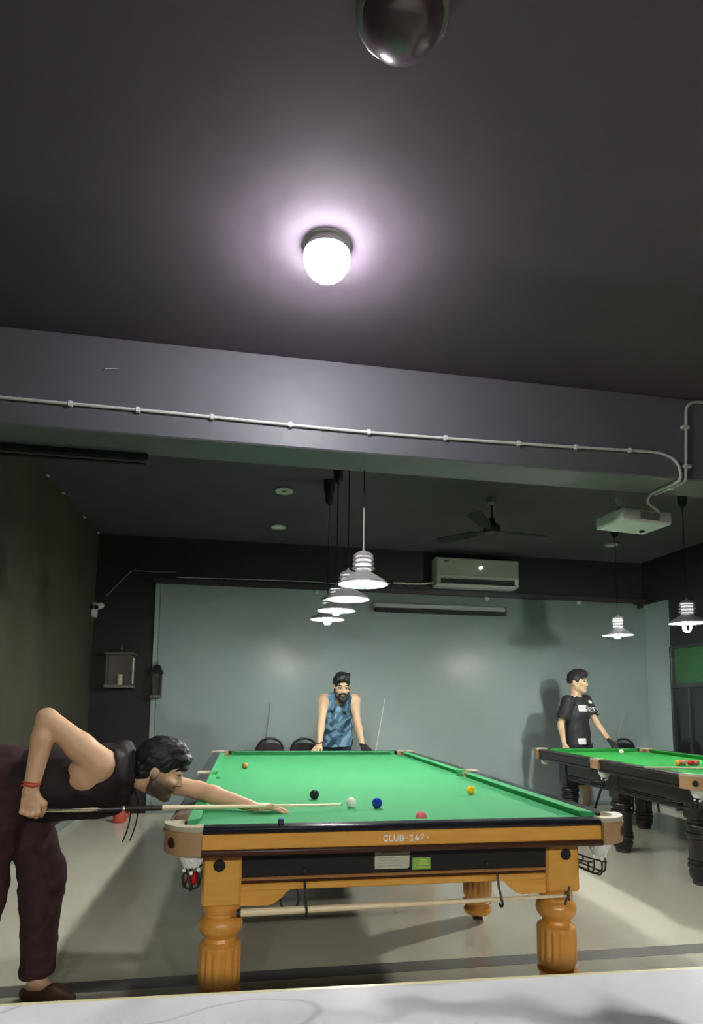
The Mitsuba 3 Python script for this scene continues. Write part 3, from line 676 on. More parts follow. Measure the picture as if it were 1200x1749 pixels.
MA = dict(cloth='m_cloth', rail='m_black_gloss', fascia='m_wood', lip='m_wood_dark', apron='m_black_satin', plate='m_leather_top', leather='m_leather', mould='m_wood', mould2='m_wood_mid',
          leg='m_legwood', block='m_wood', inset=.122, inset_y=.185, flute=True, leg_x=.79, leg_y=(-1.62, -.60, .60, 1.62))
t1, P1 = make_table('full size snooker table with amber wooden legs and bright green cloth', .889, 1.785, (0, 0, 0), 0, MA, True)
tag(t1 + '__bed_cloth', 'bright green bed cloth')
# lettering, papers, bolts and hooks on the near end
def front_text(s, h, x, z, y, m, parent, name, bold=True, depth=.0012):
    t = text_mesh(s, h, depth, bold); b = t.bounds; v = t.vertices.copy()
    v[:, 0] -= (b[0][0] + b[1][0]) / 2; v[:, 1] -= (b[0][1] + b[1][1]) / 2
    t.vertices = np.stack([x + v[:, 0], y - v[:, 2], z + v[:, 1]], -1)
    return put(name, t, m, parent, False)
FYN = -1.785 - .127 + .010
front_text('CLUB-147', .025, -.04, .803, FYN - .0002, 'm_white_print', t1, 'lettering')
for sx in (-1, 1):
    x = -.04 + sx * .101
    a = extrude(Polygon([(0, .0025), (0, -.0025), (sx * .010, 0)]), 0, .001); v = a.vertices.copy(); a.vertices = np.stack([x + v[:, 0], FYN - .0002 - v[:, 2], .803 + v[:, 1]], -1)
    put('lettering_point', a, 'm_white_print', t1, False)
AY = -1.785 + .185 - .085
pap = extrude(Polygon([(-.117, .622), (.036, .620), (.043, .630), (.046, .700), (-.117, .701)]), 0, .0012); v = pap.vertices.copy(); pap.vertices = np.stack([v[:, 0], AY - v[:, 2], v[:, 1]], -1)
pp = put('paper_notice', pap, 'm_paper', t1, False); tag(pp, 'pale paper notice')
put('tape', plain(-.085, .0, AY - .0022, AY - .0012, .692, .703), 'm_black_matte', pp, False)
for i in range(5): put('print_line', plain(-.105, .02 - .012 * (i % 3), AY - .0018, AY - .0012, .681 - i * .012, .6825 - i * .012), 'm_paper_ink', pp, False)
gs = put('sticker', plain(.057, .142, AY - .0015, AY, .613, .666), 'm_green_sticker', t1, False); tag(gs, 'green sticker')
for z0, x0, x1 in ((.653, .095, .125), (.644, .088, .13), (.634, .085, .14), (.621, .08, .14)): put('print_line', plain(x0, x1, AY - .002, AY - .0015, z0, z0 + .0045), 'm_yellow_print', gs, False)
put('sticker_border', plain(.060, .078, AY - .002, AY - .0015, .616, .660), 'm_ball_green' if 'm_ball_green' in scene else 'm_green_sticker', gs, False)
Rf = np.array([[1, 0, 0], [0, 0, -1], [0, 1, 0.]])
for x, z in ((-.432, .624), (.415, .628)): put('bolt', moved(lathe([(.001, .010), (.010, .009), (.014, .004), (.015, 0)], 14), (x, AY, z), Rf), 'm_wire', t1)
for x in (-.437, .440):
    put('rest_hook', tube(spline([(x, -1.742, .60), (x, -1.752, .575), (x, -1.765, .54), (x + .004, -1.782, .50), (x + .007, -1.786, .476), (x + .008, -1.770, .462), (x + .008, -1.745, .466)], 4), .0055, 8), 'm_wire', t1)
put('wire_loop', tube(spline([(-.52, -1.66, .545), (-.535, -1.66, .50), (-.52, -1.66, .46), (-.47, -1.66, .46), (-.455, -1.66, .50), (-.465, -1.66, .545)], 4), .005, 6), 'm_wire', t1)

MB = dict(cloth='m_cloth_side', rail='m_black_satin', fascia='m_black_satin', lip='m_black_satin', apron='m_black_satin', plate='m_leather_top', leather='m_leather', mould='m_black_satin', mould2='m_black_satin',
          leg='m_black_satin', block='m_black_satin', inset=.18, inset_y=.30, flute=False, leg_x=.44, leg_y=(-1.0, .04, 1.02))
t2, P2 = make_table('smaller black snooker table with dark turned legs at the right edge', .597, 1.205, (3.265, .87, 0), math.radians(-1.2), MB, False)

# ------------------------------------------------------------------ balls
BR = .02625
BM = mikit.ply(trimesh.creation.icosphere(4, BR), None, True)
def ball(x, y, colour, label, group=None):
    k = uniq('snooker_ball'); scene[k] = {**BM, 'bsdf': {'type': 'ref', 'id': BALL[colour]}, 'to_world': T4().translate([x, y, BED + BR + .0003])}
    return tag(k, label, 'ball', group)
ball(-.158, -1.285, 'white', 'white cue ball on the near table just ahead of the cue tip')
ball(-.318, -1.00, 'black', 'black ball on the near green table')
ball(-.028, -1.315, 'blue', 'blue ball on the near table beside the white ball')
ball(.632, -.915, 'yellow', 'yellow ball near the right cushion of the near table')
ball(-.701, .56, 'brown', 'brown ball alone near the far left corner of the near table')
ball(.092, -1.71, 'pink', 'pink ball half hidden by the near rail of the amber table')
ball(3.434, 1.82, 'white', 'white ball near the far end of the black table')
ball(3.190, .60, 'orange', 'orange ball leftmost of the cluster on the black table')
for x, y, c, l in ((3.262, .615, 'pink', 'pink ball right beside the orange ball on the black table'), (3.325, .60, 'red', 'red ball third from the left in the cluster on the black table'),
                   (3.39, .61, 'pink', 'pink ball rightmost of the visible cluster on the black table'), (3.30, .665, 'red', 'red ball behind the cluster on the black table')): ball(x, y, c, l)
kb = uniq('snooker_ball'); scene[kb] = {**BM, 'bsdf': {'type': 'ref', 'id': BALL['red']}, 'to_world': T4().translate([-.905, -1.775, .634])}
tag(kb, 'dark red ball resting in the wire rack beside the left leg', 'ball')

# ------------------------------------------------------------------ cues
def seg(a, b, t): return V(*a) + (V(*b) - V(*a)) * t
def rod_on(a, b, t0, t1, r0, r1, name, m, parent, n=14): return put(name, rod(seg(a, b, t0), seg(a, b, t1), r0, r1, n), m, parent)
CB, CT = V(-1.652, -1.572, .8865), V(-.214, -1.347, .8515)      # butt end, tip
cue = thing('cue', 'wooden cue with a black butt lined up on the white ball', 'cue')
rod_on(CB, CT, 0, .283, .0150, .0125, 'butt', 'm_cue_butt', cue, 18)
rod_on(CB, CT, .2832, .289, .0128, .0126, 'joint_ring', 'm_brass', cue, 18)
rod_on(CB, CT, .2893, .40, .0125, .0116, 'forearm', 'm_cue_butt', cue, 18)
rod_on(CB, CT, .4003, .9915, .0115, .0052, 'shaft', 'm_cue_shaft', cue, 18)
rod_on(CB, CT, .9915, .997, .0053, .0052, 'ferrule', 'm_brass', cue)
rod_on(CB, CT, .997, 1.0, .0050, .0042, 'tip', 'm_chalk', cue)
d = (CT - CB) / np.linalg.norm(CT - CB); sd = V(d[1], -d[0], 0); sd /= np.linalg.norm(sd); uu = np.cross(sd, d)
if uu[2] < 0: uu = -uu
def splice(t0, t1, h0, h1, ang, w):
    n = 9; rows = []
    for i in range(n):
        q = i / (n - 1); t = t0 + (t1 - t0) * q; c = seg(CB, CT, t); r = .0150 + (.0125 - .0150) * t / .283 + .0006
        half = (h0 + (h1 - h0) * q) * (1 if q < .8 else max(0.02, (1 - q) / .2)); 
        rows.append([c + r * (math.cos(ang + e) * sd + math.sin(ang + e) * uu) for e in np.linspace(-half, half, 5)])
    v = np.array(rows).reshape(-1, 3); f = [(i * 5 + j, i * 5 + j + 1, i * 5 + j + 6, i * 5 + j + 5) for i in range(n - 1) for j in range(4)]
    return put('ivory_splice', (v, np.array(f)), 'm_ivory', cue, True)
splice(.05, .215, .05, .40, -.25, 1); splice(.14, .222, .06, .42, .42, 1)

ck_ = thing('chalk', 'small cube of blue chalk on the near rail of the amber table', 'chalk')
put('wrapper', moved(cbox(-.010, .010, -.010, .010, 0, .016, .001), (-.553, -1.858, RAILZ + .0005), rotz(.3)), 'm_chalk_paper', ck_)
put('chalk_face', moved(cbox(-.0098, .0098, -.0098, .0098, .0161, .0215, .002), (-.553, -1.858, RAILZ + .0005), rotz(.3)), 'm_chalk', ck_)

ra, rb_ = V(-.706, -1.768, .486), V(.742, -1.768, .496)
rk = thing('cross_rest', 'pale wooden rest with a cross head hanging under the near table end', 'rest')
rod_on(ra, rb_, 0, 1, .0165, .0075, 'shaft', 'm_cue_shaft', rk, 18)
rod_on(ra, rb_, -.012, -.0005, .0150, .0160, 'rubber_end', 'm_rubber', rk)
rod_on(ra, rb_, 1.0, 1.014, .009, .009, 'ferrule', 'm_brass', rk)
hc = rb_ + V(.028, 0, 0)
for a in (math.pi / 4 + .2, -math.pi / 4 + .2):
    o = V(0, math.cos(a), math.sin(a)) * .042
    o = V(.55 * o[2], o[1] * .55, o[2]) if a > 0 else V(-.75 * o[2], o[1] * .5, o[2])
    put('cross_arm', tube(spline([hc - o, hc, hc + o], 3), .0055, 8), 'm_rust', rk)
put('cross_boss', sphere(hc, .011, 2), 'm_rust', rk)

def simple_cue(label, a, b, butt=.4, held=False, shaft='m_cue_dark'):
    k = thing('cue', label, 'cue')
    rod_on(a, b, 0, butt, .0145, .0118, 'butt', 'm_cue_butt', k)
    rod_on(a, b, butt, .993, .0117 if not held else .007, .0055 if not held else .004, 'shaft', 'm_cue_shaft' if not held else shaft, k)
    rod_on(a, b, .993, 1, .0053, .0045, 'tip', 'm_chalk', k)
    return k
simple_cue('cue lying across the left rail of the black table', (3.85, -.34, .876), (2.42, .01, .8785))
simple_cue('slim cue leaning against the white wall behind the left of the near table', (-.52, 3.30, .002), (-.405, 3.358, 1.34), .55, True)

# ------------------------------------------------------------------ chairs beyond the tables
def chair(label, x, y, rot, group):
    k = thing('chair', label, 'chair', group)
    R = rotz(rot); P = lambda n, m, mm='m_black_satin': put(n, moved(m, (x, y, 0), R), mm, k)
    P('seat', cbox(-.18, .18, -.19, .19, .44, .475, .012))
    for sx in (-1, 1):
        for sy in (-1, 1): P('leg', rod((sx * .18, sy * .20, 0.001), (sx * .165, sy * .165, .44), .013, .015, 10))
    arc = [(-.165, .19, .47), (-.172, .21, .62), (-.165, .23, .76), (-.13, .235, .845), (-.07, .237, .888), (0, .238, .902), (.07, .237, .888), (.13, .235, .845), (.165, .23, .76), (.172, .21, .62), (.165, .19, .47)]
    P('back_frame', tube(spline(arc, 5), .014, 10))
    pl = Polygon([(-.155, .62), (.155, .62), (.158, .74), (.135, .82), (.09, .842), (0, .85), (-.09, .842), (-.135, .82), (-.158, .74)])
    m = extrude(pl, 0, .02); v = m.vertices.copy(); m.vertices = np.stack([v[:, 0], .222 + v[:, 2], v[:, 1]], -1); m.fix_normals(); P('backrest', m)
    return k
chair('black chair behind the far end of the near table, left of the leaning man', -.395, 3.02, 0, 'chairs along the far wall')
chair('black chair behind the hand of the leaning man', .028, 3.02, 0, 'chairs along the far wall')
chair('black chair behind the far right corner of the black table', 4.42, 3.02, 0, 'chairs along the far wall')

jk = thing('jug', 'red plastic jug with a pale cap on the floor by the far left wall', 'jug')
jx, jy = -2.06, 2.86
put('body', moved(lathe([(.060, .001), (.070, .008), (.072, .06), (.068, .11), (.05, .14), (.036, .15)], 24), (jx, jy, 0)), 'm_red_plastic', jk)
put('cap', moved(lathe([(.036, .151), (.042, .154), (.042, .20), (.034, .212), (.001, .214)], 20), (jx + .0, jy, 0)), 'm_ivory', jk)
put('handle', tube(spline([(jx + .066, jy, .05), (jx + .098, jy, .07), (jx + .096, jy, .115), (jx + .052, jy, .135)], 4), .009, 8), 'm_red_plastic', jk)

# ------------------------------------------------------------------ people
def unit(v): v = np.array(v, float); return v / np.linalg.norm(v)
class Head:
    """head frame: x to the person's right, y forward, z up; s = size"""
    def __init__(h, c, F, U, s):
        h.c, h.s = V(*c), s; F = unit(F); U = unit(np.array(U, float) - F * (np.array(U, float) @ F)); h.R = np.stack([np.cross(F, U), F, U], 1)
    def w(h, p): return h.c + h.R @ (np.array(p, float) * h.s)
    def loc(h, P): return (P - h.c) @ h.R / h.s
    def skin(h, f, k=.012):
        s = h.s; E = lambda c, r, kk=k, op='add': f.ell(h.w(c), np.array(r) * s, h.R, kk * s, op)
        C = lambda a, b, ra, rb, kk=k, op='add': f.cap(h.w(a), h.w(b), ra * s, rb * s, kk * s, None, op)
        E((0, -.014, .036), (.074, .094, .086)); E((0, .018, -.028), (.060, .074, .084), .02)
        C((-.045, .0, -.055), (-.018, .055, -.094), .026, .020, .02); C((.045, .0, -.055), (.018, .055, -.094), .026, .020, .02)
        C((-.012, .066, -.098), (.012, .066, -.098), .019, .019, .014)
        C((-.032, .078, .026), (.032, .078, .026), .013, .013, .012)
        for q in (-1, 1):
            E((q * .032, .101, .006), (.018, .014, .012), .008, 'sub'); E((q * .031, .080, .005), (.014, .012, .010), .004)
            E((q * .043, .066, -.024), (.022, .020, .018), .016)
            E((q * .074, -.010, -.006), (.009, .019, .031), .005); E((q * .083, -.004, -.003), (.005, .010, .020), .003, 'sub')
            C((q * .010, .098, -.032), (q * .011, .094, -.032), .009, .008, .006)
        C((0, .090, .014), (0, .106, -.026), .008, .011, .010); C((0, .106, -.026), (0, .100, -.032), .012, .010, .008)
        C((-.018, .084, -.057), (.018, .084, -.057), .009, .009, .008); C((-.014, .084, -.066), (.014, .084, -.066), .009, .009, .006)
        C((-.022, .096, -.0612), (.022, .096, -.0612), .0035, .0035, .003, 'sub')
    def paint(h, P, base, stubble=0.):
        L = h.loc(P); x, y, z = L.T; col = np.tile(np.array(base, float), (len(P), 1))
        inh = (np.abs(x) < .11) & (y > -.14) & (y < .14) & (z > -.13) & (z < .15)
        def mixin(m, c, a): 
            a = np.clip(np.where(inh, m, 0), 0, 1)[:, None] * a; col[:] = col * (1 - a) + np.array(c) * a
        sm = lambda a, b, v: np.clip((v - a) / (b - a), 0, 1)
        lip = (np.abs(x) < .023) * sm(.0105, .007, np.abs(z + .0615)) * (y > .07)
        mixin(lip, (.30, .11, .085), .75)
        if stubble:
            st = sm(-.012, -.055, z + .35 * (y - .06)) * (y > -.02) * (1 - (np.abs(x) < .02) * (np.abs(z + .0615) < .009))
            mus = (np.abs(x) < .030) * sm(.012, .006, np.abs(z + .046)) * (y > .07)
            mixin(np.maximum(st, mus), (.025, .02, .018), stubble)
        return col
    def hair(h, f, dense=1.0, fringe=.05, sides=.0):
        s = h.s; E = lambda c, r, k=.012, op='add': f.ell(h.w(c), np.array(r) * s, h.R, k * s, op)
        E((0, -.018, .048), (.083, .103, .093)); E((0, .015, .105), (.062, .082, .045), .02); E((0, -.06, -.01), (.070, .055, .060), .02)
        # cut the face, the ears and the nape free
        E((0, .098, .0), (.080, .070, fringe + .010), .008, 'sub'); 
        for q in (-1, 1): E((q * .085, .012, -.025), (.028, .040, .042), .008, 'sub')
        E((0, -.02, -.10), (.10, .12, .060), .01, 'sub')
    def eyes(h, parent):
        for q in (-1, 1):
            c, f = h.w((q * .031, .0805, .004)), h.R[:, 1]
            e = put('eye', sphere(c, .0125 * h.s, 2), 'm_eye', parent, True)
            put('iris', sphere(c + f * .0058 * h.s, .0078 * h.s, 2), 'm_iris', e, True)
            put('eyelid', tube(spline([h.w((q * .017, .089, .009)), h.w((q * .026, .0955, .0145)), h.w((q * .036, .0945, .0145)), h.w((q * .047, .084, .008))], 4), .0028 * h.s, 6), 'm_hair', parent, True)
            put('eyebrow', tube(spline([h.w((q * .013, .0895, .026)), h.w((q * .026, .0915, .0325)), h.w((q * .040, .083, .034)), h.w((q * .053, .070, .026))], 4), [.0035 * h.s] + [.0052 * h.s] * 8 + [.0045 * h.s] * 3 + [.0025 * h.s], 6), 'm_hair', parent, True)

def hand(f, w, fd, n, s, curls, sc=1.0, spread=.10, thumb=None, k=.008):
    """w wrist, fd towards the knuckles, n out of the palm, s towards the thumb; curls = four triples of bends in degrees"""
    w = V(*w); fd, n, s = unit(fd), unit(n), unit(s)
    for i, (off, ml) in enumerate(((.030, .090), (.010, .094), (-.010, .090), (-.030, .081))):
        K = w + fd * ml * sc + s * off * sc
        f.cap(w + s * off * .55 * sc, K, .0150 * sc, .0112 * sc, k=.008); f.cap(K - n * .004 * sc, K - n * .004 * sc, .0115 * sc, k=.004)
        d0 = unit(fd + s * spread * (off / .030)); p = K; ang = 0
        for (ln, r0, r1), c in zip(((.043, .0105, .0092), (.026, .0092, .0086), (.021, .0086, .0072)), curls[i]):
            ang += math.radians(c); ln *= (.95, 1.06, 1.0, .80)[i] * sc
            q = p + (math.cos(ang) * d0 + math.sin(ang) * n) * ln
            f.cap(p, q, r0 * sc, r1 * sc, k=.004); p = q
    f.cap(w, w + fd * .05 * sc, .024 * sc, .026 * sc, k=.012, flat=(n, .62))
    if thumb is not None:
        pts = [w + s * .020 * sc + fd * .022 * sc] + [w + (s * a + fd * b + n * c) * sc for a, b, c in thumb]
        for i in range(len(pts) - 1): f.cap(pts[i], pts[i + 1], (.015, .0115, .0098)[i] * sc, (.0118, .0100, .0080)[i] * sc, k=.006 if i else .014)

def limb(f, pts, rs, k=.02):
    for i in range(len(pts) - 1): f.cap(pts[i], pts[i + 1], rs[i], rs[i + 1], k)
def muscle(f, a, b, ra, rm, rb, at=.38, k=.02):
    a, b = V(*a), V(*b); m = a + (b - a) * at; f.cap(a, m, ra, rm, k); f.cap(m, b, rm, rb, k)
def body_out(name, f, paint, label):
    m = f.mesh(); k = uniq(name); c = paint(np.array(m.vertices))
    scene[k] = mikit.ply(m, 'm_skin', True, color=c); tag(k, label, 'person'); return k
def cloth_out(name, f, bsdf, parent, label=None):
    k = put(name, f.mesh(), bsdf, parent, True)
    if label: tag(k, label)
    return k
def foot(f, ankle, d, r=.032, k=.02):
    a = V(*ankle); d = unit(d); heel = a - d * .035 + V(0, 0, r * .95 - a[2]); toe = a + d * .165 + V(0, 0, .024 - a[2]); ball_ = a + d * .10 + V(0, 0, .032 - a[2])
    f.cap(a, heel, r, r * .95, k); f.cap(heel, ball_, r * .95, .036, k); f.cap(ball_, toe, .036, .024, k); f.cap(a, ball_, r, .03, k)

# ---- the player bent over the near left corner
SK1 = (.66, .41, .25)
B = Field((-2.06, -1.80, 0), (-.42, -.98, 1.40), .0055)
H1 = Head((-1.112, -1.372, 1.030), (.94, .03, -.31), (.31, 0, .94), 1.10)
shR, elR, wrR = V(-1.345, -1.515, 1.072), V(-1.562, -1.598, 1.283), V(-1.612, -1.592, .972)
shL, elL, wrL = V(-1.275, -1.18, .985), V(-.935, -1.205, .912), V(-.668, -1.345, .852)
hipR, kneR, ankR = V(-1.775, -1.47, .93), V(-1.815, -1.50, .54), V(-1.845, -1.52, .085)
hipL, kneL, ankL = V(-1.735, -1.30, .93), V(-1.615, -1.345, .555), V(-1.612, -1.335, .085)
B.cap((-1.76, -1.385, .985), (-1.60, -1.375, .985), .135, .125, .03, ((0, 1, 0), 1.2)); B.cap((-1.60, -1.375, .985), (-1.38, -1.345, .99), .125, .135, .03, ((0, 1, 0), 1.25))
B.ell((-1.38, -1.345, .99), (.15, .175, .135), None, .03)
B.cap((-1.40, -1.49, 1.03), shR, .085, .068, .03); B.cap((-1.34, -1.22, 1.0), shL, .08, .06, .03)
muscle(B, shR, elR, .070, .060, .043, .4, .02); muscle(B, elR, wrR, .043, .046, .030, .28, .012)
muscle(B, shL, elL, .064, .052, .042); muscle(B, elL, wrL, .042, .043, .027, .28)
B.cap((-1.29, -1.355, 1.05), H1.w((0, -.035, -.05)), .066, .058, .03)
limb(B, [hipR, kneR, ankR], [.085, .055, .036]); limb(B, [hipL, kneL, ankL], [.085, .055, .036])
foot(B, ankR, (1, .05, 0)); foot(B, ankL, (.9, -.4, 0))
H1.skin(B)
hand(B, wrR, (.04, .02, -1), (0, 1, .02), (1, 0, .04), [(66, 92, 50)] * 4, 1.06, .0, [(.050, .055, .010), (.046, .088, .028), (.030, .104, .040)])
hand(B, wrL, (.985, -.16, -.035), (-.03, 0, -1), (-.16, -.985, 0), [(6, 10, 6), (8, 8, 6), (9, 8, 6), (8, 8, 6)], 1.0, .26, [(.046, .050, .004), (.054, .082, -.006), (.050, .108, -.017)])
p1 = body_out('person', B, lambda P: H1.paint(P, SK1, .93), 'person in a dark sleeveless top bending over the amber table to aim a cue')
H1.eyes(p1)
Hf = Field((-1.26, -1.50, .88), (-.94, -1.24, 1.26), .0045)
H1.hair(Hf, fringe=.034)
Hf.ell(H1.w((0, .075, .080)), V(.060, .045, .030) * 1.1, H1.R, .015); Hf.ell(H1.w((.02, .098, .050)), V(.035, .018, .020) * 1.1, H1.R, .012)
Hf.ripple(lambda P: .016 * (nfbm(P * V(38, 80, 55), 3) - .5))
cloth_out('hair', Hf, 'm_hair', p1, 'thick black hair')
# sleeveless hooded top
G = Field((-2.0, -1.76, .70), (-1.10, -.98, 1.26), .0065)
G.cap((-1.80, -1.39, .985), (-1.60, -1.38, .985), .150, .145, .03, ((0, 1, 0), 1.2)); G.cap((-1.60, -1.38, .985), (-1.38, -1.345, .99), .145, .150, .03, ((0, 1, 0), 1.25))
G.ell((-1.37, -1.345, .985), (.155, .190, .150), None, .03)
G.cap((-1.70, -1.39, .905), (-1.33, -1.36, .905), .085, .080, .05); G.cap((-1.60, -1.40, .875), (-1.40, -1.38, .885), .06, .055, .05)
G.cap((-1.40, -1.49, 1.03), shR + V(.012, .015, 0), .098, .078, .03); G.cap((-1.34, -1.22, 1.0), shL, .092, .07, .03)
G.cap((-1.30, -1.48, 1.03), (-1.29, -1.23, 1.03), .085, .085, .04)
# arm holes and the loose opening under the right arm
dA = unit(elR - shR)
G.cap(shR + dA * .085 + V(0, -.01, 0), elR, .118, .10, .012, None, 'sub'); G.cap(shR + V(.0, -.085, .0), shR + V(-.03, -.12, -.02), .085, .085, .012, None, 'sub')
G.ell((-1.425, -1.60, 1.000), (.085, .075, .058), None, .010, 'sub')
G.cap(shL + unit(elL - shL) * .09, elL, .10, .09, .01, None, 'sub')
G.half(H1.w((0, .0, -.10)) + V(-.055, 0, 0), (1, 0, .12), .01)
# bunched hood around the neck
for q, (x, zz, rr) in enumerate(((-1.285, 1.10, .040), (-1.262, 1.075, .036), (-1.245, 1.045, .030))):
    ring = [(x + .02 * math.sin(a) * .5, -1.365 + .118 * math.cos(a), zz - .055 + .095 * math.sin(a)) for a in np.linspace(0, 2 * math.pi, 15)]
    limb(G, ring, [rr * .8] * 15, .014)
G.ell((-1.33, -1.36, 1.125), (.085, .12, .032), None, .03)
G.ripple(lambda P: .016 * (nfbm(P * V(9, 9, 16), 3) - .5))
cloth_out('sleeveless_top', G, 'm_vest', p1)
TR = Field((-2.06, -1.76, .06), (-1.44, -1.12, 1.20), .0075)
TR.cap((-1.83, -1.40, 1.0), (-1.70, -1.385, .975), .148, .150, .04, ((0, 1, 0), 1.15)); TR.ell((-1.80, -1.39, 1.01), (.14, .18, .14), None, .04)
for a, kn, an in ((hipR, kneR, ankR), (hipL, kneL, ankL)):
    TR.cap(a, kn, .112, .088, .05); TR.cap(kn, V(an[0], an[1], .14), .088, .074, .05)
    TR.cap(kn + V(.008, 0, .02), kn + V(.0, 0, -.12), .088, .078, .04)
TR.half((0, 0, .112), (0, 0, -1), .003)
TR.ripple(lambda P: .020 * (nfbm(P * V(10, 10, 17), 3) - .5))
cloth_out('trousers', TR, 'm_trouser', p1)
for a, d in ((ankR, (1, .05, 0)), (ankL, (.9, -.4, 0))):
    S = Field((a[0] - .12, a[1] - .16, -.01), (a[0] + .24, a[1] + .14, .10), .0065)
    d = unit(d); hl, bl_, to = V(a[0], a[1], .034) - d * .04, V(a[0], a[1], .036) + d * .10, V(a[0], a[1], .028) + d * .178
    S.cap(hl, bl_, .040, .046, .02); S.cap(bl_, to, .046, .028, .02); S.half((0, 0, .002), (0, 0, -1)); S.half((a[0], a[1], .075), (-d[0] * .35, -d[1] * .35, 1), .004)
    cloth_out('shoe', S, 'm_brown_shoe', p1)
br = tube([wrR + V(.036 * math.cos(a), .034 * math.sin(a), .026 + .003 * math.cos(3 * a)) for a in np.linspace(0, 2 * math.pi, 22)], .0055, 8)
br2 = tube([wrR + V(.035 * math.cos(a), .033 * math.sin(a), .038 + .003 * math.sin(2 * a)) for a in np.linspace(0, 2 * math.pi, 22)], .0045, 8)
tag(put('wrist_thread', cat_([br, br2]), 'm_red_thread', p1), 'red thread around the wrist')
for i, (x, y) in enumerate(((-1.225, -1.43), (-1.198, -1.40))):
    put('drawstring', tube(spline([(x - .02, y + .01, .945), (x, y - .01, .90), (x + .004, y - .012, .84), (x - .006, y - .012, .775), (x - .026, y - .01, .715)], 4), .0032, 6), 'm_black_matte', p1)

# ---- the man leaning on the far end of the near table
SK2 = (.60, .40, .26)
B = Field((-.09, 1.82, 0), (.72, 2.78, 1.74), .007)
H2 = Head((.300, 2.035, 1.525), (.06, -.97, -.22), (0, -.22, .97), 1.10)
shR, elR, wrR = V(.128, 2.15, 1.385), V(.092, 2.06, 1.15), V(.062, 1.955, .918)
shL, elL, wrL = V(.462, 2.15, 1.385), V(.482, 2.06, 1.16), V(.520, 1.955, .918)
for sh, el, wr in ((shR, elR, wrR), (shL, elL, wrL)):
    B.cap(sh + V(0, .02, 0), sh, .06, .058, .03); muscle(B, sh, el, .058, .050, .039, .4); muscle(B, el, wr, .039, .040, .028, .28)
B.ell((.295, 2.22, 1.31), (.165, .115, .17), None, .03); B.cap((.295, 2.26, 1.20), (.30, 2.42, .96), .11, .125, .04, ((1, 0, 0), 1.3))
B.cap((.295, 2.17, 1.40), H2.w((0, -.035, -.05)), .068, .060, .03); B.cap(shR, shL, .055, .055, .04)
hp = [(V(.22, 2.44, .93), V(.20, 2.50, .50), V(.19, 2.60, .085)), (V(.38, 2.44, .93), V(.41, 2.50, .50), V(.42, 2.60, .085))]
for a, b, c in hp: limb(B, [a, b, c], [.085, .055, .036]); foot(B, c, (0, -1, 0))
H2.skin(B)
hand(B, wrR, (-.45, -.75, -.48), (.1, -.2, -1), (.86, -.5, 0), [(4, 6, 4)] * 4, 1.0, .22, [(.045, .05, .0), (.056, .075, .008), (.06, .098, .012)])
hand(B, wrL, (.45, -.75, -.48), (-.1, -.2, -1), (-.86, -.5, 0), [(4, 6, 4)] * 4, 1.0, .22, [(.045, .05, .0), (.056, .075, .008), (.06, .098, .012)])
p2 = body_out('person', B, lambda P: H2.paint(P, SK2), 'bearded person in a blue patterned tank top leaning on the far table end')
H2.eyes(p2)
Hf = Field((.14, 1.88, 1.40), (.46, 2.22, 1.75), .006); H2.hair(Hf, fringe=.046)
Hf.ell(H2.w((0, .05, .115)), V(.062, .055, .030) * 1.1, H2.R, .02); 
for q in (-1, 1): Hf.ell(H2.w((q * .095, .02, -.005)), V(.030, .090, .045) * 1.1, H2.R, .010, 'sub')
Hf.ell(H2.w((0, .105, .004)), V(.062, .060, .062) * 1.1, H2.R, .010, 'sub')
for q in np.linspace(-1, 1, 6): Hf.cap(H2.w((q * .052, .045, .125)), H2.w((q * .048 + .012, .094, .098 - .01 * q * q)), .022 * 1.1, .013 * 1.1, .010)
Hf.ripple(lambda P: .014 * (nfbm(P * V(70, 30, 30), 2) - .5))
cloth_out('hair', Hf, 'm_hair', p2, 'short black hair swept up')
Bd = Field((.17, 1.86, 1.32), (.43, 2.16, 1.56), .005); s = H2.s
E = lambda c, r, k=.012, op='add': Bd.ell(H2.w(c), np.array(r) * s, H2.R, k * s, op)
for q in (-1, 1):
    Bd.cap(H2.w((q * .066, .008, -.02)), H2.w((q * .050, .040, -.075)), .012 * s, .022 * s, .012); Bd.cap(H2.w((q * .050, .040, -.075)), H2.w((0, .075, -.115)), .024 * s, .030 * s, .012)
    Bd.cap(H2.w((q * .004, .098, -.046)), H2.w((q * .030, .083, -.058)), .009 * s, .010 * s, .006); Bd.cap(H2.w((q * .030, .083, -.058)), H2.w((q * .026, .078, -.085)), .010 * s, .016 * s, .008)
E((0, .072, -.112), (.045, .036, .036)); E((0, .105, -.0625), (.019, .03, .009), .004, 'sub')
Bd.ripple(lambda P: .006 * (nfbm(P * 70, 2) - .5)); cloth_out('beard', Bd, 'm_hair', p2, 'full black beard')
G = Field((.02, 2.0, .80), (.58, 2.66, 1.48), .007)
G.ell((.295, 2.22, 1.30), (.172, .130, .18), None, .03); G.cap((.295, 2.25, 1.22), (.30, 2.40, .99), .125, .140, .04, ((1, 0, 0), 1.28)); G.cap((.30, 2.40, .99), (.30, 2.43, .88), .14, .145, .04, ((1, 0, 0), 1.26))
for q in (-1, 1): G.cap((.295 + q * .086, 2.11, 1.405), (.295 + q * .10, 2.26, 1.40), .046, .046, .03); G.cap((.295 + q * .086, 2.11, 1.40), (.295 + q * .06, 2.11, 1.30), .04, .06, .03)
for sh, el, wr in ((shR, elR, wrR), (shL, elL, wrL)): o = V(.012 if sh[0] > .295 else -.012, -.01, 0); G.cap(sh + o, (sh + el) / 2 + o, .058, .058, .012, None, 'sub')
G.ell(H2.w((0, -.02, -.12)) + V(0, .0, -.0), (.056, .10, .075), None, .012, 'sub'); G.half((0, 0, .865), (0, 0, -1), .004)
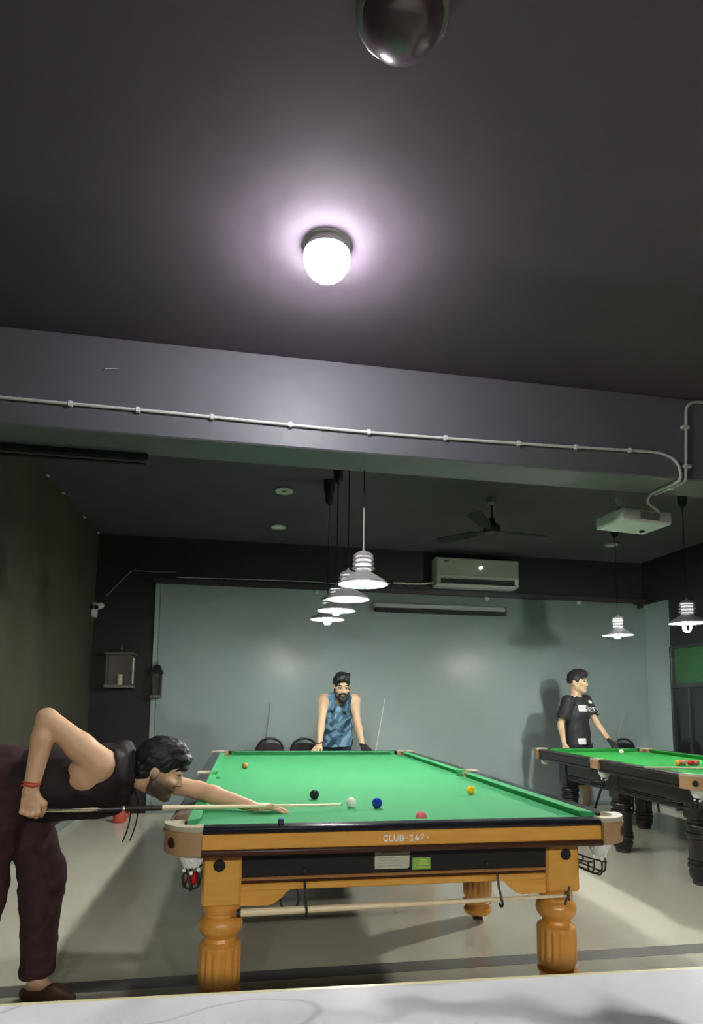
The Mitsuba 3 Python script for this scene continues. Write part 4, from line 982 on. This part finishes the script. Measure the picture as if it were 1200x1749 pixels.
G.ripple(lambda P: .020 * (nfbm(P * V(11, 11, 11), 3) - .5))
cloth_out('tank_top', G, 'm_tank', p2, 'blue patterned sleeveless top')
TR = Field((.04, 2.28, .06), (.58, 2.80, 1.02), .009)
TR.cap((.23, 2.44, .93), (.37, 2.44, .93), .125, .125, .04)
for a, b, c in hp: TR.cap(a, b, .105, .085, .04); TR.cap(b, V(c[0], c[1], .12), .085, .066, .04)
TR.half((0, 0, .10), (0, 0, -1)); TR.half((0, 0, .955), (0, 0, 1)); TR.ripple(lambda P: .014 * (nfbm(P * 12, 2) - .5)); cloth_out('trousers', TR, 'm_navy', p2)
def shoes(pts, d, m, parent):
    for a in pts:
        S = Field((a[0] - .14, a[1] - .26, -.01), (a[0] + .14, a[1] + .14, .13), .008); dd = unit(d)
        hl, bl_, to = V(a[0], a[1], .045) - dd * .04, V(a[0], a[1], .040) + dd * .10, V(a[0], a[1], .034) + dd * .18
        S.cap(hl, bl_, .048, .050, .02); S.cap(bl_, to, .050, .034, .02); S.cap(V(*a) + V(0, 0, .01), hl, .046, .05, .02); S.half((0, 0, .002), (0, 0, -1)); cloth_out('shoe', S, m, parent)
shoes([c for _, _, c in hp], (0, -1, 0), 'm_black_matte', p2)
Gl = Field((.44, 1.80, .83), (.72, 2.02, .99), .0055)
hand(Gl, wrL + V(0, 0, .001), (.45, -.75, -.48), (-.1, -.2, -1), (-.86, -.5, 0), [(4, 6, 4)] * 4, 1.13, .20, [(.043, .05, .0), (.052, .072, .008), (.055, .094, .012)])
cloth_out('glove', Gl, 'm_black_matte', p2, 'black glove')
tag(put('wrist_band', tube([wrR + V(.034 * math.cos(a), .030 * math.sin(a), .02 + .006 * math.cos(a)) for a in np.linspace(0, 2 * math.pi, 20)], .006, 8), 'm_dark_thread', p2), 'dark red wrist band')
simple_cue('slim cue held upright behind the far rail by the gloved hand of the leaning man', (.56, 2.16, .003), (.752, 1.90, 1.425), .5, True, 'm_cord')

# ---- the boy behind the black table
SK3 = (.56, .37, .235)
B = Field((2.94, 2.06, 0), (3.82, 2.86, 1.84), .007)
H3 = Head((3.352, 2.545, 1.642), (.58, -.81, .0), (0, 0, 1), 1.12)
bf = unit((.45, -.89, 0)); bs = unit((.89, .45, 0)); ctr3 = V(3.34, 2.56, 0)     # body: forward, and towards its left side
shR, shL = ctr3 - bs * .185 + V(0, 0, 1.405), ctr3 + bs * .185 + V(0, 0, 1.415)
elR, wrR = V(3.09, 2.51, 1.125), V(3.085, 2.43, .90); elL, wrL = V(3.56, 2.50, 1.150), V(3.625, 2.345, .945)
B.ell(ctr3 + V(0, 0, 1.28), (.165, .112, .19), np.stack([bs, -bf, V(0, 0, 1)], 1), .03); B.cap(ctr3 + V(0, 0, 1.18), ctr3 + V(0, 0, .95), .105, .115, .04, (bs, 1.3)); B.cap(shR, shL, .055, .055, .04)
B.cap(ctr3 + V(0, 0, 1.40), H3.w((0, -.035, -.05)), .066, .057, .025)
for sh, el, wr in ((shR, elR, wrR), (shL, elL, wrL)): muscle(B, sh, el, .058, .046, .037, .4); muscle(B, el, wr, .037, .038, .026, .28)
hp = [(ctr3 - bs * .09 + V(0, 0, .93), ctr3 - bs * .12 + bf * .03 + V(0, 0, .50), ctr3 - bs * .13 + V(0, 0, .085)), (ctr3 + bs * .09 + V(0, 0, .93), ctr3 + bs * .12 + bf * .04 + V(0, 0, .50), ctr3 + bs * .14 + V(0, 0, .085))]
for a, b, c in hp: limb(B, [a, b], [.085, .056]); muscle(B, b, c, .055, .055, .036, .3); foot(B, c, bf)
H3.skin(B)
hand(B, wrR, (.02, -.25, -1), (.9, .3, 0), (.3, -.9, .2), [(20, 25, 15)] * 4, 1.0, .05, [(.04, .05, .01), (.045, .075, .02), (.04, .095, .03)])
cl = [(40, 60, 40)] * 4
hand(B, wrL, (.45, -.65, -.62), (-.5, .1, -.85), (-.75, -.62, .2), cl, 1.0, .03, [(.04, .05, .015), (.045, .075, .03), (.035, .09, .045)])
p3 = body_out('person', B, lambda P: H3.paint(P, SK3), 'person in a black printed t-shirt standing behind the black table looking to the right')
H3.eyes(p3)
Hf = Field((3.18, 2.36, 1.55), (3.54, 2.72, 1.86), .006); H3.hair(Hf, fringe=.040); Hf.half(H3.w((0, 0, -.012)), (0, 0, -1), .01)
Hf.ell(H3.w((0, .055, .085)), V(.070, .058, .035) * 1.12, H3.R, .02); Hf.ripple(lambda P: .013 * (nfbm(P * V(50, 50, 30), 2) - .5)); cloth_out('hair', Hf, 'm_hair', p3, 'black bowl shaped hair')
G = Field((2.96, 2.30, .82), (3.74, 2.84, 1.52), .007)
G.ell(ctr3 + V(0, 0, 1.28), (.178, .130, .195), np.stack([bs, -bf, V(0, 0, 1)], 1), .03); G.cap(ctr3 + V(0, 0, 1.22), ctr3 + V(0, 0, .86), .125, .138, .04, (bs, 1.35)); G.cap(shR, shL, .066, .066, .04)
for sh, el in ((shR, elR), (shL, elL)):
    e = unit(el - sh); G.cap(sh, sh + e * .20, .076, .079, .03)
    L = np.linalg.norm(el - sh); G.cap(sh + e * .29, sh + e * (L + .05), .098, .08, .004, None, 'sub')
G.ell(H3.w((0, -.02, -.135)), (.070, .075, .052), None, .01, 'sub'); G.half((0, 0, .875), (0, 0, -1), .004)
G.ripple(lambda P: .014 * (nfbm(P * V(10, 10, 8), 2) - .5))
kt = cloth_out('t_shirt', G, 'm_tee', p3, 'black t-shirt with pale print')
sv = G.mesh(); sp = np.array(sv.vertices)
from scipy.spatial import cKDTree
def wrap(poly, m, name, fwd, side, org, parent, lift=.006):
    """a printed patch: polygon in (side, up) metres round org, laid on the shirt"""
    up_ = V(0, 0, 1); front = (sp - org) @ fwd > 0; Q = np.stack([(sp - org) @ side, (sp - org) @ up_], 1)[front]; dep = ((sp - org) @ fwd)[front]; tr = cKDTree(Q)
    poly = affinity.scale(poly, 1.22, 1.1, origin=(.02, 1.31)); mm = extrude(poly, 0, .001); mm = mm.subdivide_to_size(.02) if hasattr(mm, 'subdivide_to_size') else mm
    d, i = tr.query(mm.vertices[:, :2], k=12); dd = dep[i].max(1)
    v = org + mm.vertices[:, :1] * side + mm.vertices[:, 1:2] * up_ + (dd + lift + mm.vertices[:, 2])[:, None] * fwd
    return put(name, (v, np.array(mm.faces)), m, parent, False)
o3 = ctr3 + V(0, 0, 0)
blk = lambda x0, x1, z0, z1: sbox(x0, z0, x1, z1)
wrap(unary_union([blk(-.095, .005, 1.335, 1.358), blk(-.10, .0, 1.285, 1.315)]), 'm_white_print', 'print', bf, bs, o3, kt)
wrap(unary_union([blk(-.10, -.005, 1.312, 1.337)]), 'm_silver_print', 'print', bf, bs, o3, kt)
bits = [blk(.015, .024, 1.285, 1.355), blk(.032, .040, 1.285, 1.352), blk(.032, .062, 1.285, 1.292), blk(.032, .062, 1.32, 1.328), blk(.054, .062, 1.285, 1.328), blk(.07, .098, 1.285, 1.292), blk(.07, .078, 1.285, 1.335), blk(.07, .098, 1.328, 1.335), blk(.09, .098, 1.308, 1.335), blk(.105, .113, 1.285, 1.335), blk(.105, .125, 1.328, 1.335), blk(.130, .137, 1.300, 1.335), blk(.147, .155, 1.262, 1.335), blk(.13, .155, 1.262, 1.270)]
wrap(unary_union(bits), 'm_silver_print', 'print', bf, bs, o3, kt)
wrap(Point(.115, 1.392).buffer(.020, 8), 'm_white_print', 'print', bf, bs, o3, kt)
wrap(sbox(-.105, .935, -.035, .985).buffer(.008), 'm_white_print', 'print', bf, bs, o3, kt)
for q in (0, 1):
    z = 1.468 - q * .028
    put('shoulder_stripe', tube(spline([ctr3 - bs * (.09 + .0 * q) + bf * (-.0 + q * .045) + V(0, 0, 1.484 - q * .012), ctr3 - bs * .15 + bf * (q * .05) + V(0, 0, 1.474 - q * .018), ctr3 - bs * .205 + bf * (q * .05) + V(0, 0, 1.452 - q * .022)], 3), .005, 6), 'm_silver_print', kt)
TR = Field((3.0, 2.28, .40), (3.68, 2.84, 1.0), .009)
TR.cap(hp[0][0], hp[1][0], .125, .125, .04)
for a, b, c in hp: TR.cap(a, b + V(0, 0, -.02), .108, .100, .04)
TR.half((0, 0, .47), (0, 0, -1)); TR.half((0, 0, .885), (0, 0, 1)); TR.ripple(lambda P: .014 * (nfbm(P * 12, 2) - .5)); cloth_out('shorts', TR, 'm_tee', p3)
shoes([c for _, _, c in hp], bf, 'm_black_matte', p3)
Gl = Field((3.54, 2.18, .80), (3.80, 2.44, 1.02), .0055)
hand(Gl, wrL, (.45, -.65, -.62), (-.5, .1, -.85), (-.75, -.62, .2), cl, 1.30, .08, [(.038, .05, .013), (.042, .072, .026), (.033, .086, .04)]); cloth_out('glove', Gl, 'm_black_matte', p3, 'black glove')
simple_cue('slim cue held upright by the gloved hand of the boy in black', (3.53, 2.60, .003), (3.775, 2.21, 1.30), .45, True)
